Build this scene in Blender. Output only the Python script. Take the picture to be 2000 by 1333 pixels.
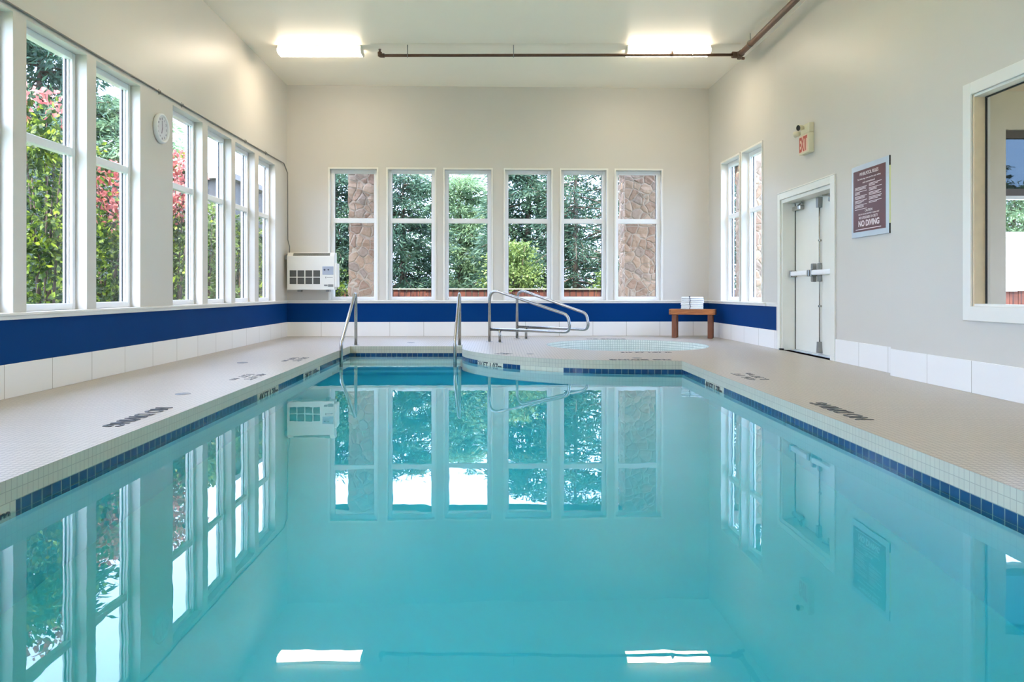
import bpy, bmesh, math, random
import numpy as np
from mathutils import Vector, Matrix, Euler

for o in list(bpy.data.objects):
    bpy.data.objects.remove(o, do_unlink=True)
SC = bpy.context.scene
COL = SC.collection
PI = math.pi

# ------------------------------------------------------------------ camera, world, sun, exposure
CAM_H = 0.81
FPX = 1450.0
cam_d = bpy.data.cameras.new('camera')
cam_d.sensor_width = 36.0
cam_d.lens = FPX * 36.0 / 2000.0
cam_d.shift_x = 27.0 / 2000.0
cam_d.shift_y = -97.5 / 2000.0
cam_d.clip_end = 400
cam = bpy.data.objects.new('camera', cam_d)
cam.location = (0, 0, CAM_H)
cam.rotation_euler = (PI / 2, 0, 0)
COL.objects.link(cam)
SC.camera = cam

SC.view_settings.view_transform = 'Standard'
SC.view_settings.look = 'None'
SC.view_settings.gamma = 1.0
SC.view_settings.use_curve_mapping = False
SC.view_settings.exposure = 0.57

world = bpy.data.worlds.new('world')
SC.world = world
world.use_nodes = True
wn = world.node_tree.nodes
wl = world.node_tree.links
wn.clear()
w_out = wn.new('ShaderNodeOutputWorld')
w_bg = wn.new('ShaderNodeBackground')
w_sky = wn.new('ShaderNodeTexSky')
w_sky.sky_type = 'NISHITA'
w_sky.sun_disc = False
w_sky.sun_elevation = math.radians(52)
w_sky.sun_rotation = math.radians(200)
w_sky.air_density = 1.0
w_sky.dust_density = 2.0
w_sky.ozone_density = 1.2
w_mix = wn.new('ShaderNodeMixRGB')
w_mix.inputs[0].default_value = 0.55
w_mix.inputs[2].default_value = (8.3, 10.8, 16.6, 1)
wl.new(w_sky.outputs[0], w_mix.inputs[1])
wl.new(w_mix.outputs[0], w_bg.inputs[0])
w_bg.inputs[1].default_value = 0.84
wl.new(w_bg.outputs[0], w_out.inputs[0])

sun_d = bpy.data.lights.new('sun', 'SUN')
sun_d.energy = 11.0
sun_d.angle = math.radians(1.0)
sun_d.color = (1.0, 0.95, 0.86)
sun = bpy.data.objects.new('sun', sun_d)
sun.rotation_euler = Vector((-0.16, -0.42, 0.89)).to_track_quat('Z', 'Y').to_euler()
sun.location = (-6, -6, 20)
COL.objects.link(sun)

TUBE_POWER = 23.0       # emission strength of the fluorescent ceiling lights
ADDED_FILL_POWER = 62.0   # emission strength of the out-of-view fill lights added to brighten the room

SC.cycles.max_bounces = 12
SC.cycles.transmission_bounces = 8
SC.cycles.transparent_max_bounces = 12
SC.cycles.diffuse_bounces = 6
SC.cycles.sample_clamp_indirect = 6.0
SC.cycles.use_denoising = True

# ------------------------------------------------------------------ materials
def srgb(r, g, b):
    f = lambda c: (c / 255) / 12.92 if c / 255 <= 0.04045 else ((c / 255 + 0.055) / 1.055) ** 2.4
    return (f(r), f(g), f(b), 1)

class NT:
    def __init__(s, name):
        s.m = bpy.data.materials.new(name)
        s.m.use_nodes = True
        s.n = s.m.node_tree.nodes
        s.l = s.m.node_tree.links
        s.n.clear()
        s.out = s.n.new('ShaderNodeOutputMaterial')
    def add(s, t, **kw):
        nd = s.n.new(t)
        for k, v in kw.items():
            setattr(nd, k, v)
        return nd
    def link(s, a, b):
        s.l.new(a, b)
    def bsdf(s, base=None, rough=0.5, metal=0.0, spec=None):
        b = s.add('ShaderNodeBsdfPrincipled')
        if base is not None:
            b.inputs['Base Color'].default_value = base
        b.inputs['Roughness'].default_value = rough
        b.inputs['Metallic'].default_value = metal
        if spec is not None:
            b.inputs['Specular IOR Level'].default_value = spec
        s.link(b.outputs[0], s.out.inputs[0])
        return b
    def coords(s, kind='Object'):
        return s.add('ShaderNodeTexCoord').outputs[kind]
    def noise(s, vec, scale, detail=3, rough=0.5):
        n = s.add('ShaderNodeTexNoise')
        n.inputs['Scale'].default_value = scale
        n.inputs['Detail'].default_value = detail
        n.inputs['Roughness'].default_value = rough
        s.link(vec, n.inputs['Vector'])
        return n.outputs[0]
    def ramp(s, fac, stops):
        r = s.add('ShaderNodeValToRGB')
        e = r.color_ramp.elements
        while len(e) < len(stops):
            e.new(0.5)
        for k, (p, c) in enumerate(stops):
            e[k].position = p
            e[k].color = c
        s.link(fac, r.inputs[0])
        return r.outputs[0]
    def mix(s, fac, a, b, mode='MIX'):
        m = s.add('ShaderNodeMixRGB', blend_type=mode)
        for k, v in ((0, fac), (1, a), (2, b)):
            if isinstance(v, (int, float)):
                m.inputs[k].default_value = v
            elif isinstance(v, tuple):
                m.inputs[k].default_value = v
            else:
                s.link(v, m.inputs[k])
        return m.outputs[0]
    def bump(s, h, strength, dist, b):
        n = s.add('ShaderNodeBump')
        n.inputs['Strength'].default_value = strength
        n.inputs['Distance'].default_value = dist
        s.link(h, n.inputs['Height'])
        s.link(n.outputs[0], b.inputs['Normal'])
        return n

def mat_plain(name, col, rough=0.5, metal=0.0, var=0.05, scale=6.0, spec=None, bump=0.0):
    t = NT(name)
    b = t.bsdf(col, rough, metal, spec)
    n = t.noise(t.coords(), scale, 4)
    lo = tuple(c * (1 - var) for c in col[:3]) + (1,)
    hi = tuple(min(1, c * (1 + var)) for c in col[:3]) + (1,)
    t.link(t.ramp(n, [(0.3, lo), (0.7, hi)]), b.inputs['Base Color'])
    if bump:
        t.bump(t.noise(t.coords(), scale * 20, 2), bump, 0.002, b)
    return t.m

def mat_grid(name, col, grout, size_u, size_v, gap, rough=0.3, var=0.06, kind='Object', axes='XY', off=(0, 0), bump=0.3, mottle=None, spec=None):
    """square tiles from a brick texture (no offset rows); axes picks the two coordinates used"""
    t = NT(name)
    b = t.bsdf(col, rough, 0, spec)
    c = t.coords(kind)
    sp = t.add('ShaderNodeSeparateXYZ')
    t.link(c, sp.inputs[0])
    cb = t.add('ShaderNodeCombineXYZ')
    for k in range(2):
        a = t.add('ShaderNodeMath', operation='ADD')
        t.link(sp.outputs['XYZ'.index(axes[k])], a.inputs[0])
        a.inputs[1].default_value = off[k] + 50 * (size_u, size_v)[k]
        t.link(a.outputs[0], cb.inputs[k])
    br = t.add('ShaderNodeTexBrick')
    br.offset = 0.0
    br.squash = 1.0
    t.link(cb.outputs[0], br.inputs['Vector'])
    br.inputs['Scale'].default_value = 1.0
    br.inputs['Brick Width'].default_value = size_u
    br.inputs['Row Height'].default_value = size_v
    br.inputs['Mortar Size'].default_value = gap
    br.inputs['Mortar Smooth'].default_value = 0.1
    lo = tuple(x * (1 - var) for x in col[:3]) + (1,)
    hi = tuple(min(1, x * (1 + var)) for x in col[:3]) + (1,)
    br.inputs['Color1'].default_value = lo
    br.inputs['Color2'].default_value = hi
    br.inputs['Mortar'].default_value = grout
    colr = br.outputs[0]
    if mottle:
        n = t.noise(c, mottle[0], 4)
        colr = t.mix(t.ramp(n, [(0.35, (0, 0, 0, 1)), (0.7, (mottle[1],) * 3 + (1,))]), colr, mottle[2], 'MIX')
    t.link(colr, b.inputs['Base Color'])
    if bump:
        inv = t.add('ShaderNodeMath', operation='SUBTRACT')
        inv.inputs[0].default_value = 1
        t.link(br.outputs[1], inv.inputs[1])
        t.bump(inv.outputs[0], bump, 0.002, b)
    return t.m

M = {}
M['paint'] = mat_plain('wall_paint', srgb(211, 208, 200), 0.42, var=0.012, scale=1.2, bump=0.05)
M['blue'] = mat_plain('blue_paint', srgb(0, 52, 112), 0.6, var=0.03, scale=2.0, spec=0.06)
M['ceil'] = mat_plain('ceiling_paint', srgb(252, 244, 226), 0.42, var=0.015, scale=0.9)
M['trim'] = mat_plain('white_trim', srgb(238, 236, 228), 0.32, var=0.01)
M['vinyl'] = mat_plain('window_vinyl', srgb(244, 245, 246), 0.28, var=0.01)
M['door'] = mat_plain('door_paint', srgb(236, 236, 226), 0.30, var=0.01)
M['annex'] = mat_plain('annex_paint', srgb(214, 198, 170), 0.6, var=0.02)
M['annexgrey'] = mat_plain('annex_grey_paint', srgb(224, 214, 194), 0.5, var=0.02)
M['oak'] = mat_plain('jamb_wood', srgb(222, 205, 172), 0.45, var=0.05, scale=9)
M['darkframe'] = mat_plain('dark_window_frame', srgb(84, 74, 66), 0.4)
M['black'] = mat_plain('black_rubber', srgb(30, 32, 32), 0.5)
M['ink'] = mat_plain('black_tile_letter', srgb(38, 44, 52), 0.35)
M['inkfaded'] = mat_plain('faded_deck_letter', srgb(124, 126, 128), 0.45, var=0.25, scale=18)
M['inkdeck'] = mat_plain('deck_letter_tile', srgb(52, 58, 64), 0.4)
M['walltile'] = mat_grid('wall_base_tile', srgb(244, 243, 240), srgb(176, 172, 160), 0.61, 0.5, 0.003, rough=0.22, var=0.012, axes='XZ', off=(0.0, 0.1))
M['deck'] = mat_grid('deck_mosaic', srgb(190, 182, 169), srgb(138, 131, 120), 0.0381, 0.0381, 0.0028, rough=0.34, var=0.035, axes='XY', mottle=(0.55, 0.35, srgb(188, 178, 162)))
M['coping'] = mat_grid('coping_mosaic', srgb(198, 194, 176), srgb(170, 166, 150), 0.0381, 0.05, 0.002, rough=0.28, var=0.03, kind='UV', axes='XY')
M['bluetile'] = mat_grid('waterline_blue_tile', srgb(14, 64, 108), srgb(130, 150, 148), 0.0762, 0.0762, 0.0030, rough=0.12, var=0.18, kind='UV', axes='XY', off=(0, 0.1), mottle=(9.0, 0.5, srgb(14, 44, 92)))
M['whitetile'] = mat_grid('waterline_white_tile', srgb(214, 210, 190), srgb(170, 165, 150), 0.0762, 0.0762, 0.002, rough=0.2, var=0.03, kind='UV', axes='XY', off=(0, 0.1))
M['blacktile'] = mat_grid('waterline_black_tile', srgb(14, 26, 48), srgb(80, 90, 100), 0.0762, 0.0762, 0.002, rough=0.12, var=0.1, kind='UV', axes='XY', off=(0, 0.1))
M['spatile'] = mat_grid('spa_mosaic', srgb(232, 236, 228), srgb(178, 190, 182), 0.0381, 0.0381, 0.0035, rough=0.22, var=0.04, kind='UV', axes='XY')
M['plaster'] = mat_plain('pool_plaster', srgb(226, 240, 240), 0.7, var=0.05, scale=0.8)
M['steel'] = mat_plain('brushed_steel', srgb(168, 168, 165), 0.24, 1.0, var=0.04, scale=30)
M['dull'] = mat_plain('grey_hardware', srgb(150, 152, 150), 0.35, 0.85, var=0.05, scale=30)
M['pipe'] = mat_plain('brown_pipe_paint', srgb(92, 66, 50), 0.5, var=0.15, scale=14)
M['conduit'] = mat_plain('grey_conduit', srgb(120, 120, 116), 0.4, 0.5)
M['cream'] = mat_plain('cream_plastic', srgb(226, 220, 190), 0.4, var=0.02)
M['acwhite'] = mat_plain('heater_enamel', srgb(228, 227, 218), 0.4, var=0.015)
M['grille'] = mat_grid('heater_grille', srgb(112, 114, 108), srgb(58, 60, 56), 0.5, 0.006, 0.0025, rough=0.5, axes='XZ')
M['slot'] = mat_grid('heater_slot_louvres', srgb(122, 122, 110), srgb(80, 80, 72), 0.012, 0.5, 0.003, rough=0.5, axes='XZ')
M['panelblue'] = mat_plain('heater_panel', srgb(164, 174, 188), 0.4)
M['knob'] = mat_plain('heater_knob', srgb(52, 60, 78), 0.4)
M['red'] = mat_plain('exit_red', srgb(196, 84, 66), 0.4, var=0.05)
M['redface'] = mat_plain('exit_face', srgb(242, 214, 190), 0.4)
M['maroon'] = mat_plain('sign_maroon', srgb(86, 42, 48), 0.35, var=0.06, scale=3)
M['signplate'] = mat_plain('sign_plate', srgb(198, 210, 222), 0.2, 0.0, var=0.02)
M['signedge'] = mat_plain('sign_edge_yellow', srgb(206, 208, 130), 0.4)
M['signtext'] = mat_plain('sign_lettering', srgb(236, 226, 228), 0.4)
M['towel'] = mat_plain('white_towel', srgb(240, 240, 240), 0.9, var=0.03, scale=60, bump=0.6)
M['strap'] = mat_plain('dark_strap', srgb(44, 58, 76), 0.8)
M['clockface'] = mat_plain('clock_face', srgb(226, 226, 232), 0.3)
M['clockink'] = mat_plain('clock_ink', srgb(120, 112, 130), 0.4)
M['lid'] = mat_plain('skimmer_lid', srgb(128, 132, 134), 0.5, var=0.1, scale=40)

# wood of the bench
t = NT('bench_cedar')
b = t.bsdf(rough=0.42)
mp = t.add('ShaderNodeMapping')
t.link(t.coords(), mp.inputs[0])
mp.inputs['Scale'].default_value = (2.2, 26, 26)
n = t.noise(mp.outputs[0], 2.0, 6, 0.6)
t.link(t.ramp(n, [(0.25, srgb(120, 66, 26)), (0.5, srgb(170, 102, 46)), (0.75, srgb(196, 128, 66))]), b.inputs['Base Color'])
M['bench'] = t.m
t = NT('bench_leg_cedar')
b = t.bsdf(rough=0.45)
mp = t.add('ShaderNodeMapping')
t.link(t.coords(), mp.inputs[0])
mp.inputs['Scale'].default_value = (26, 26, 2.2)
n = t.noise(mp.outputs[0], 2.0, 6, 0.6)
t.link(t.ramp(n, [(0.25, srgb(84, 44, 24)), (0.75, srgb(134, 78, 44))]), b.inputs['Base Color'])
M['benchleg'] = t.m

# fluorescent diffuser
t = NT('fluorescent_diffuser')
em = t.add('ShaderNodeEmission')
em.inputs[0].default_value = (1.0, 0.83, 0.64, 1)
em.inputs[1].default_value = TUBE_POWER
t.link(em.outputs[0], t.out.inputs[0])
M['glow'] = t.m
t = NT('added_fill_glow')  # glow of the added fill lights, not a known fixture
em = t.add('ShaderNodeEmission')
em.inputs[0].default_value = (1.0, 0.83, 0.66, 1)
em.inputs[1].default_value = ADDED_FILL_POWER
t.link(em.outputs[0], t.out.inputs[0])
M['fillglow'] = t.m

# window glass: clear, with the reflection of a real pane
t = NT('window_glass')
tr = t.add('ShaderNodeBsdfTransparent')
tr.inputs[0].default_value = (0.95, 0.955, 0.96, 1)
gl = t.add('ShaderNodeBsdfGlossy')
gl.inputs['Roughness'].default_value = 0.02
fr = t.add('ShaderNodeFresnel')
geo = t.add('ShaderNodeNewGeometry')
ior = t.add('ShaderNodeMapRange')
ior.inputs['To Min'].default_value = 1.15
ior.inputs['To Max'].default_value = 1 / 1.15
t.link(geo.outputs['Backfacing'], ior.inputs[0])
t.link(ior.outputs[0], fr.inputs[0])
mx = t.add('ShaderNodeMixShader')
t.link(fr.outputs[0], mx.inputs[0])
t.link(tr.outputs[0], mx.inputs[1])
t.link(gl.outputs[0], mx.inputs[2])
t.link(mx.outputs[0], t.out.inputs[0])
M['glass'] = t.m
tr2 = t.m.copy()
tr2.name = 'tinted_glass'
[n for n in tr2.node_tree.nodes if n.bl_idname == 'ShaderNodeBsdfTransparent'][0].inputs[0].default_value = (0.16, 0.185, 0.20, 1)
M['tintglass'] = tr2

def mat_water(name, density, tint, wave, spec_scale=1.6):
    t = NT(name)
    g = t.add('ShaderNodeBsdfGlass')
    g.inputs['IOR'].default_value = 1.333
    g.inputs['Roughness'].default_value = 0.0
    g.inputs['Color'].default_value = (1, 1, 1, 1)
    c = t.coords()
    mp = t.add('ShaderNodeMapping')
    t.link(c, mp.inputs[0])
    mp.inputs['Scale'].default_value = (1.0, 0.55, 1.0)
    n1 = t.noise(mp.outputs[0], spec_scale, 2, 0.4)
    n2 = t.noise(mp.outputs[0], spec_scale * 4.5, 2, 0.4)
    h = t.mix(0.25, n1, n2)
    bp = t.add('ShaderNodeBump')
    bp.inputs['Strength'].default_value = wave
    bp.inputs['Distance'].default_value = 0.02
    t.link(h, bp.inputs['Height'])
    t.link(bp.outputs[0], g.inputs['Normal'])
    t.link(g.outputs[0], t.out.inputs[0])
    v = t.add('ShaderNodeVolumeAbsorption')
    v.inputs['Color'].default_value = tint
    v.inputs['Density'].default_value = density
    t.link(v.outputs[0], t.out.inputs['Volume'])
    return t.m
M['water'] = mat_water('pool_water', 0.92, (0.0, 0.88, 0.93, 1), 0.05)
M['spawater'] = mat_water('spa_water', 0.10, (0.1, 0.9, 0.88, 1), 0.03)

def mat_leaf(name, c0, c1, c2, scale=1.5, trans=0.4):
    t = NT(name)
    n = t.noise(t.coords(), scale, 5, 0.65)
    col = t.ramp(n, [(0.30, c0), (0.5, c1), (0.72, c2)])
    d = t.add('ShaderNodeBsdfPrincipled')
    d.inputs['Roughness'].default_value = 0.5
    d.inputs['Specular IOR Level'].default_value = 0.3
    t.link(col, d.inputs['Base Color'])
    tl = t.add('ShaderNodeBsdfTranslucent')
    t.link(col, tl.inputs[0])
    mx = t.add('ShaderNodeMixShader')
    mx.inputs[0].default_value = trans
    t.link(d.outputs[0], mx.inputs[1])
    t.link(tl.outputs[0], mx.inputs[2])
    t.link(mx.outputs[0], t.out.inputs[0])
    return t.m
M['conifer'] = mat_leaf('conifer_needles', srgb(40, 62, 50), srgb(66, 92, 72), srgb(100, 122, 84), 0.9, 0.3)
M['conifer2'] = mat_leaf('light_conifer_needles', srgb(80, 104, 82), srgb(118, 144, 104), srgb(150, 170, 120), 0.9, 0.4)
M['shrub'] = mat_leaf('shrub_leaves', srgb(26, 38, 22), srgb(58, 78, 30), srgb(186, 204, 66), 6.0, 0.45)  # yellow green leaves; brightest tone also has sunlit highlights painted in
M['shrubred'] = mat_leaf('shrub_red_leaves', srgb(150, 74, 72), srgb(200, 116, 108), srgb(226, 160, 140), 5.0, 0.35)
M['cypress'] = mat_leaf('yellow_green_leaves', srgb(74, 94, 48), srgb(108, 128, 66), srgb(150, 166, 92), 2.0, 0.3)
M['hedge'] = mat_leaf('hedge_leaves', srgb(26, 34, 26), srgb(44, 54, 38), srgb(78, 86, 60), 2.0, 0.2)
M['bark'] = mat_plain('bark', srgb(86, 70, 58), 0.9, var=0.3, scale=12, bump=0.8)
M['grass'] = mat_plain('grass', srgb(92, 108, 66), 0.9, var=0.3, scale=3)
M['siding'] = mat_plain('brown_grey_siding', srgb(84, 80, 74), 0.8, var=0.08, scale=2)
M['garage'] = mat_plain('white_garage_wall', srgb(236, 236, 232), 0.6, var=0.02)
M['roof'] = mat_plain('roof', srgb(120, 112, 104), 0.8)
M['exterior'] = mat_plain('exterior_stucco', srgb(170, 176, 186), 0.8, var=0.03)

# fence boards
t = NT('fence_boards')
b = t.bsdf(rough=0.8)
c = t.coords()
sp = t.add('ShaderNodeSeparateXYZ'); t.link(c, sp.inputs[0])
cb = t.add('ShaderNodeCombineXYZ'); t.link(sp.outputs[0], cb.inputs[0]); t.link(sp.outputs[2], cb.inputs[1])
br = t.add('ShaderNodeTexBrick'); br.offset = 0
t.link(cb.outputs[0], br.inputs['Vector'])
br.inputs['Scale'].default_value = 1
br.inputs['Brick Width'].default_value = 0.14
br.inputs['Row Height'].default_value = 8
br.inputs['Mortar Size'].default_value = 0.014
br.inputs['Color1'].default_value = srgb(92, 46, 32)
br.inputs['Color2'].default_value = srgb(114, 62, 42)
br.inputs['Mortar'].default_value = srgb(60, 34, 28)
nn = t.noise(c, 5, 4)
t.link(t.mix(t.ramp(nn, [(0.45, (0, 0, 0, 1)), (0.62, (0.6, 0.6, 0.6, 1))]), br.outputs[0], srgb(66, 34, 26)), b.inputs['Base Color'])
M['fence'] = t.m

# field stone
t = NT('field_stone')
b = t.bsdf(rough=0.85)
c = t.coords()
wv = t.noise(c, 3.0, 3)
dist = t.mix(0.12, c, wv)
v1 = t.add('ShaderNodeTexVoronoi', feature='F1')
v1.inputs['Scale'].default_value = 6.2
t.link(dist, v1.inputs['Vector'])
v2 = t.add('ShaderNodeTexVoronoi', feature='DISTANCE_TO_EDGE')
v2.inputs['Scale'].default_value = 6.2
t.link(dist, v2.inputs['Vector'])
sv = t.add('ShaderNodeSeparateXYZ'); t.link(v1.outputs['Color'], sv.inputs[0])
stone = t.ramp(sv.outputs[0], [(0.0, srgb(150, 106, 72)), (0.4, srgb(176, 132, 92)), (0.7, srgb(190, 150, 112)), (1.0, srgb(148, 118, 92))])
gr = t.noise(c, 22, 5, 0.7)
stone = t.mix(0.25, stone, t.ramp(gr, [(0.3, srgb(110, 96, 86)), (0.7, srgb(206, 190, 170))]))
edge = t.ramp(v2.outputs[0], [(0.02, (1, 1, 1, 1)), (0.07, (0, 0, 0, 1))])
t.link(t.mix(edge, stone, srgb(182, 158, 130)), b.inputs['Base Color'])
hh = t.ramp(v2.outputs[0], [(0.0, (0, 0, 0, 1)), (0.12, (1, 1, 1, 1))])
t.bump(hh, 0.6, 0.04, b)
M['stone'] = t.m

# ------------------------------------------------------------------ mesh helpers
def link_mesh(name, me, mats, parent=None, mat_world=None):
    if not isinstance(mats, (list, tuple)):
        mats = [mats]
    for m in mats:
        me.materials.append(M[m] if isinstance(m, str) else m)
    o = bpy.data.objects.new(name, me)
    COL.objects.link(o)
    if mat_world is not None:
        o.matrix_world = mat_world
    if parent is not None:
        o.parent = parent
    return o

class MB:
    """collects shapes for one mesh"""
    def __init__(s):
        s.bm = bmesh.new()
        s.uv = s.bm.loops.layers.uv.new('UVMap')
    def box(s, x0, x1, y0, y1, z0, z1, bev=0.0, mi=0, rot=None, seg=1):
        cx, cy, cz = (x0 + x1) / 2, (y0 + y1) / 2, (z0 + z1) / 2
        m = Matrix.Translation((cx, cy, cz))
        if rot is not None:
            m = m @ rot
        m = m @ Matrix.Diagonal((abs(x1 - x0), abs(y1 - y0), abs(z1 - z0), 1))
        r = bmesh.ops.create_cube(s.bm, size=1.0, matrix=m)
        vs = r['verts']
        fs = {f for v in vs for f in v.link_faces}
        for f in fs:
            f.material_index = mi
        if bev > 0:
            es = list({e for v in vs for e in v.link_edges})
            rb = bmesh.ops.bevel(s.bm, geom=es, offset=bev, segments=seg, affect='EDGES', profile=0.5)
            for f in rb['faces']:
                f.material_index = mi
        return s
    def cyl(s, p0, p1, r0, r1=None, n=16, mi=0, smooth=True, cap=True):
        r1 = r0 if r1 is None else r1
        return s.tube([p0, p1], [r0, r1], n, mi, smooth, cap)
    def tube(s, pts, rad, n=12, mi=0, smooth=True, cap=True):
        pts = [Vector(p) for p in pts]
        if not isinstance(rad, (list, tuple)):
            rad = [rad] * len(pts)
        rings = []
        t0 = (pts[1] - pts[0]).normalized()
        ref = Vector((0, 0, 1)) if abs(t0.z) < 0.9 else Vector((1, 0, 0))
        nx = t0.cross(ref).normalized()
        for k, p in enumerate(pts):
            if k == 0:
                tg = t0
            elif k == len(pts) - 1:
                tg = (pts[k] - pts[k - 1]).normalized()
            else:
                tg = ((pts[k + 1] - pts[k]).normalized() + (pts[k] - pts[k - 1]).normalized()).normalized()
            nx = (nx - tg * nx.dot(tg)).normalized()
            ny = tg.cross(nx)
            rings.append([s.bm.verts.new(p + (nx * math.cos(a) + ny * math.sin(a)) * rad[k]) for a in [2 * PI * j / n for j in range(n)]])
        for k in range(len(rings) - 1):
            for j in range(n):
                f = s.bm.faces.new((rings[k][j], rings[k][(j + 1) % n], rings[k + 1][(j + 1) % n], rings[k + 1][j]))
                f.smooth = smooth
                f.material_index = mi
        if cap:
            for rg in (list(reversed(rings[0])), rings[-1]):
                f = s.bm.faces.new(rg)
                f.material_index = mi
        return s
    def lathe(s, prof, n=32, m=Matrix.Identity(4), mi=0, smooth=True):
        """profile of (radius, height) turned about local z"""
        rings = []
        for r, z in prof:
            if r < 1e-6:
                rings.append([s.bm.verts.new(m @ Vector((0, 0, z)))])
            else:
                rings.append([s.bm.verts.new(m @ Vector((r * math.cos(2 * PI * j / n), r * math.sin(2 * PI * j / n), z))) for j in range(n)])
        for a, c in zip(rings, rings[1:]):
            for j in range(n):
                if len(a) == 1 and len(c) == 1:
                    continue
                if len(a) == 1:
                    vs = (a[0], c[(j + 1) % n], c[j])
                elif len(c) == 1:
                    vs = (a[j], a[(j + 1) % n], c[0])
                else:
                    vs = (a[j], a[(j + 1) % n], c[(j + 1) % n], c[j])
                f = s.bm.faces.new(vs)
                f.smooth = smooth
                f.material_index = mi
        return s
    def poly(s, pts, mi=0, uvs=None):
        f = s.bm.faces.new([s.bm.verts.new(p) for p in pts])
        f.material_index = mi
        if uvs:
            for lp, uv in zip(f.loops, uvs):
                lp[s.uv].uv = uv
        return f
    def prism(s, prof, ax, a0, a1, mi=0):
        """closed 2D profile extruded along axis ax from a0 to a1"""
        def P(p, a):
            q = list(p)
            q.insert(ax, a)
            return q
        A = [s.bm.verts.new(P(p, a0)) for p in prof]
        B = [s.bm.verts.new(P(p, a1)) for p in prof]
        n = len(prof)
        for k in range(n):
            s.bm.faces.new((A[k], A[(k + 1) % n], B[(k + 1) % n], B[k])).material_index = mi
        s.bm.faces.new(list(reversed(A))).material_index = mi
        s.bm.faces.new(B).material_index = mi
        return s
    def build(s, name, mats, parent=None, mw=None, recalc=True):
        if recalc:
            bmesh.ops.recalc_face_normals(s.bm, faces=s.bm.faces[:])
        me = bpy.data.meshes.new(name)
        s.bm.to_mesh(me)
        s.bm.free()
        return link_mesh(name, me, mats, parent, mw)

def fillet(pts, r, n=8):
    """round the corners of a polyline"""
    pts = [Vector(p) for p in pts]
    out = [pts[0]]
    for k in range(1, len(pts) - 1):
        rr = r[k - 1] if isinstance(r, (list, tuple)) else r
        a, p, c = pts[k - 1], pts[k], pts[k + 1]
        u = (a - p).normalized()
        w = (c - p).normalized()
        ang = u.angle(w)
        d = min(rr / math.tan(ang / 2), (a - p).length * 0.49, (c - p).length * 0.49)
        p0, p1 = p + u * d, p + w * d
        for j in range(n + 1):
            q = j / n
            out.append(p0 * (1 - q) ** 2 + p * 2 * q * (1 - q) + p1 * q * q)
    out.append(pts[-1])
    return out

def empty(name, loc=(0, 0, 0), rz=0.0, mw=None):
    o = bpy.data.objects.new(name, None)
    COL.objects.link(o)
    if mw is not None:
        o.matrix_world = mw
    else:
        o.location = loc
        o.rotation_euler = (0, 0, rz)
    o.empty_display_size = 0.1
    return o

def tag(o, label, cat, group=None, kind=None):
    o['label'] = label
    o['category'] = cat
    if group:
        o['group'] = group
    if kind:
        o['kind'] = kind
    return o

def struct(o):
    o['kind'] = 'structure'
    return o

def copy_tree(o, parent=None):
    c = o.copy()
    COL.objects.link(c)
    if parent is not None:
        c.parent = parent
    for ch in list(o.children):
        copy_tree(ch, c)
    return c

def text_mesh(body, size, depth=0.001, align='LEFT', scale=(1, 1), bold=0.0, spacing=1.0):
    cu = bpy.data.curves.new('txt', 'FONT')
    cu.body = body
    cu.size = size
    cu.extrude = depth
    cu.offset = bold
    cu.align_x = align
    cu.align_y = 'BOTTOM_BASELINE' if hasattr(cu, 'align_y') else cu.align_y
    cu.space_character = spacing
    cu.resolution_u = 4
    ob = bpy.data.objects.new('txt', cu)
    COL.objects.link(ob)
    bpy.context.view_layer.update()
    dg = bpy.context.evaluated_depsgraph_get()
    me = bpy.data.meshes.new_from_object(ob.evaluated_get(dg))
    bpy.data.objects.remove(ob, do_unlink=True)
    me.materials.clear()
    me.transform(Matrix.Diagonal((scale[0], scale[1], 1, 1)))
    return me

def frame_of(p0, p1):
    """local x runs p0 to p1 on plan, local y points out of the room"""
    a, c = Vector((p0[0], p0[1], 0)), Vector((p1[0], p1[1], 0))
    x = (c - a).normalized()
    y = Vector((0, 0, 1)).cross(x)
    m = Matrix(((x.x, y.x, 0, a.x), (x.y, y.y, 0, a.y), (0, 0, 1, 0), (0, 0, 0, 1)))
    return m, (c - a).length

CEIL = 4.495
TH = 0.215           # wall thickness
Z_TILE, Z_BLUE, Z_SILL = 0.257, 0.592, 0.645

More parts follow.
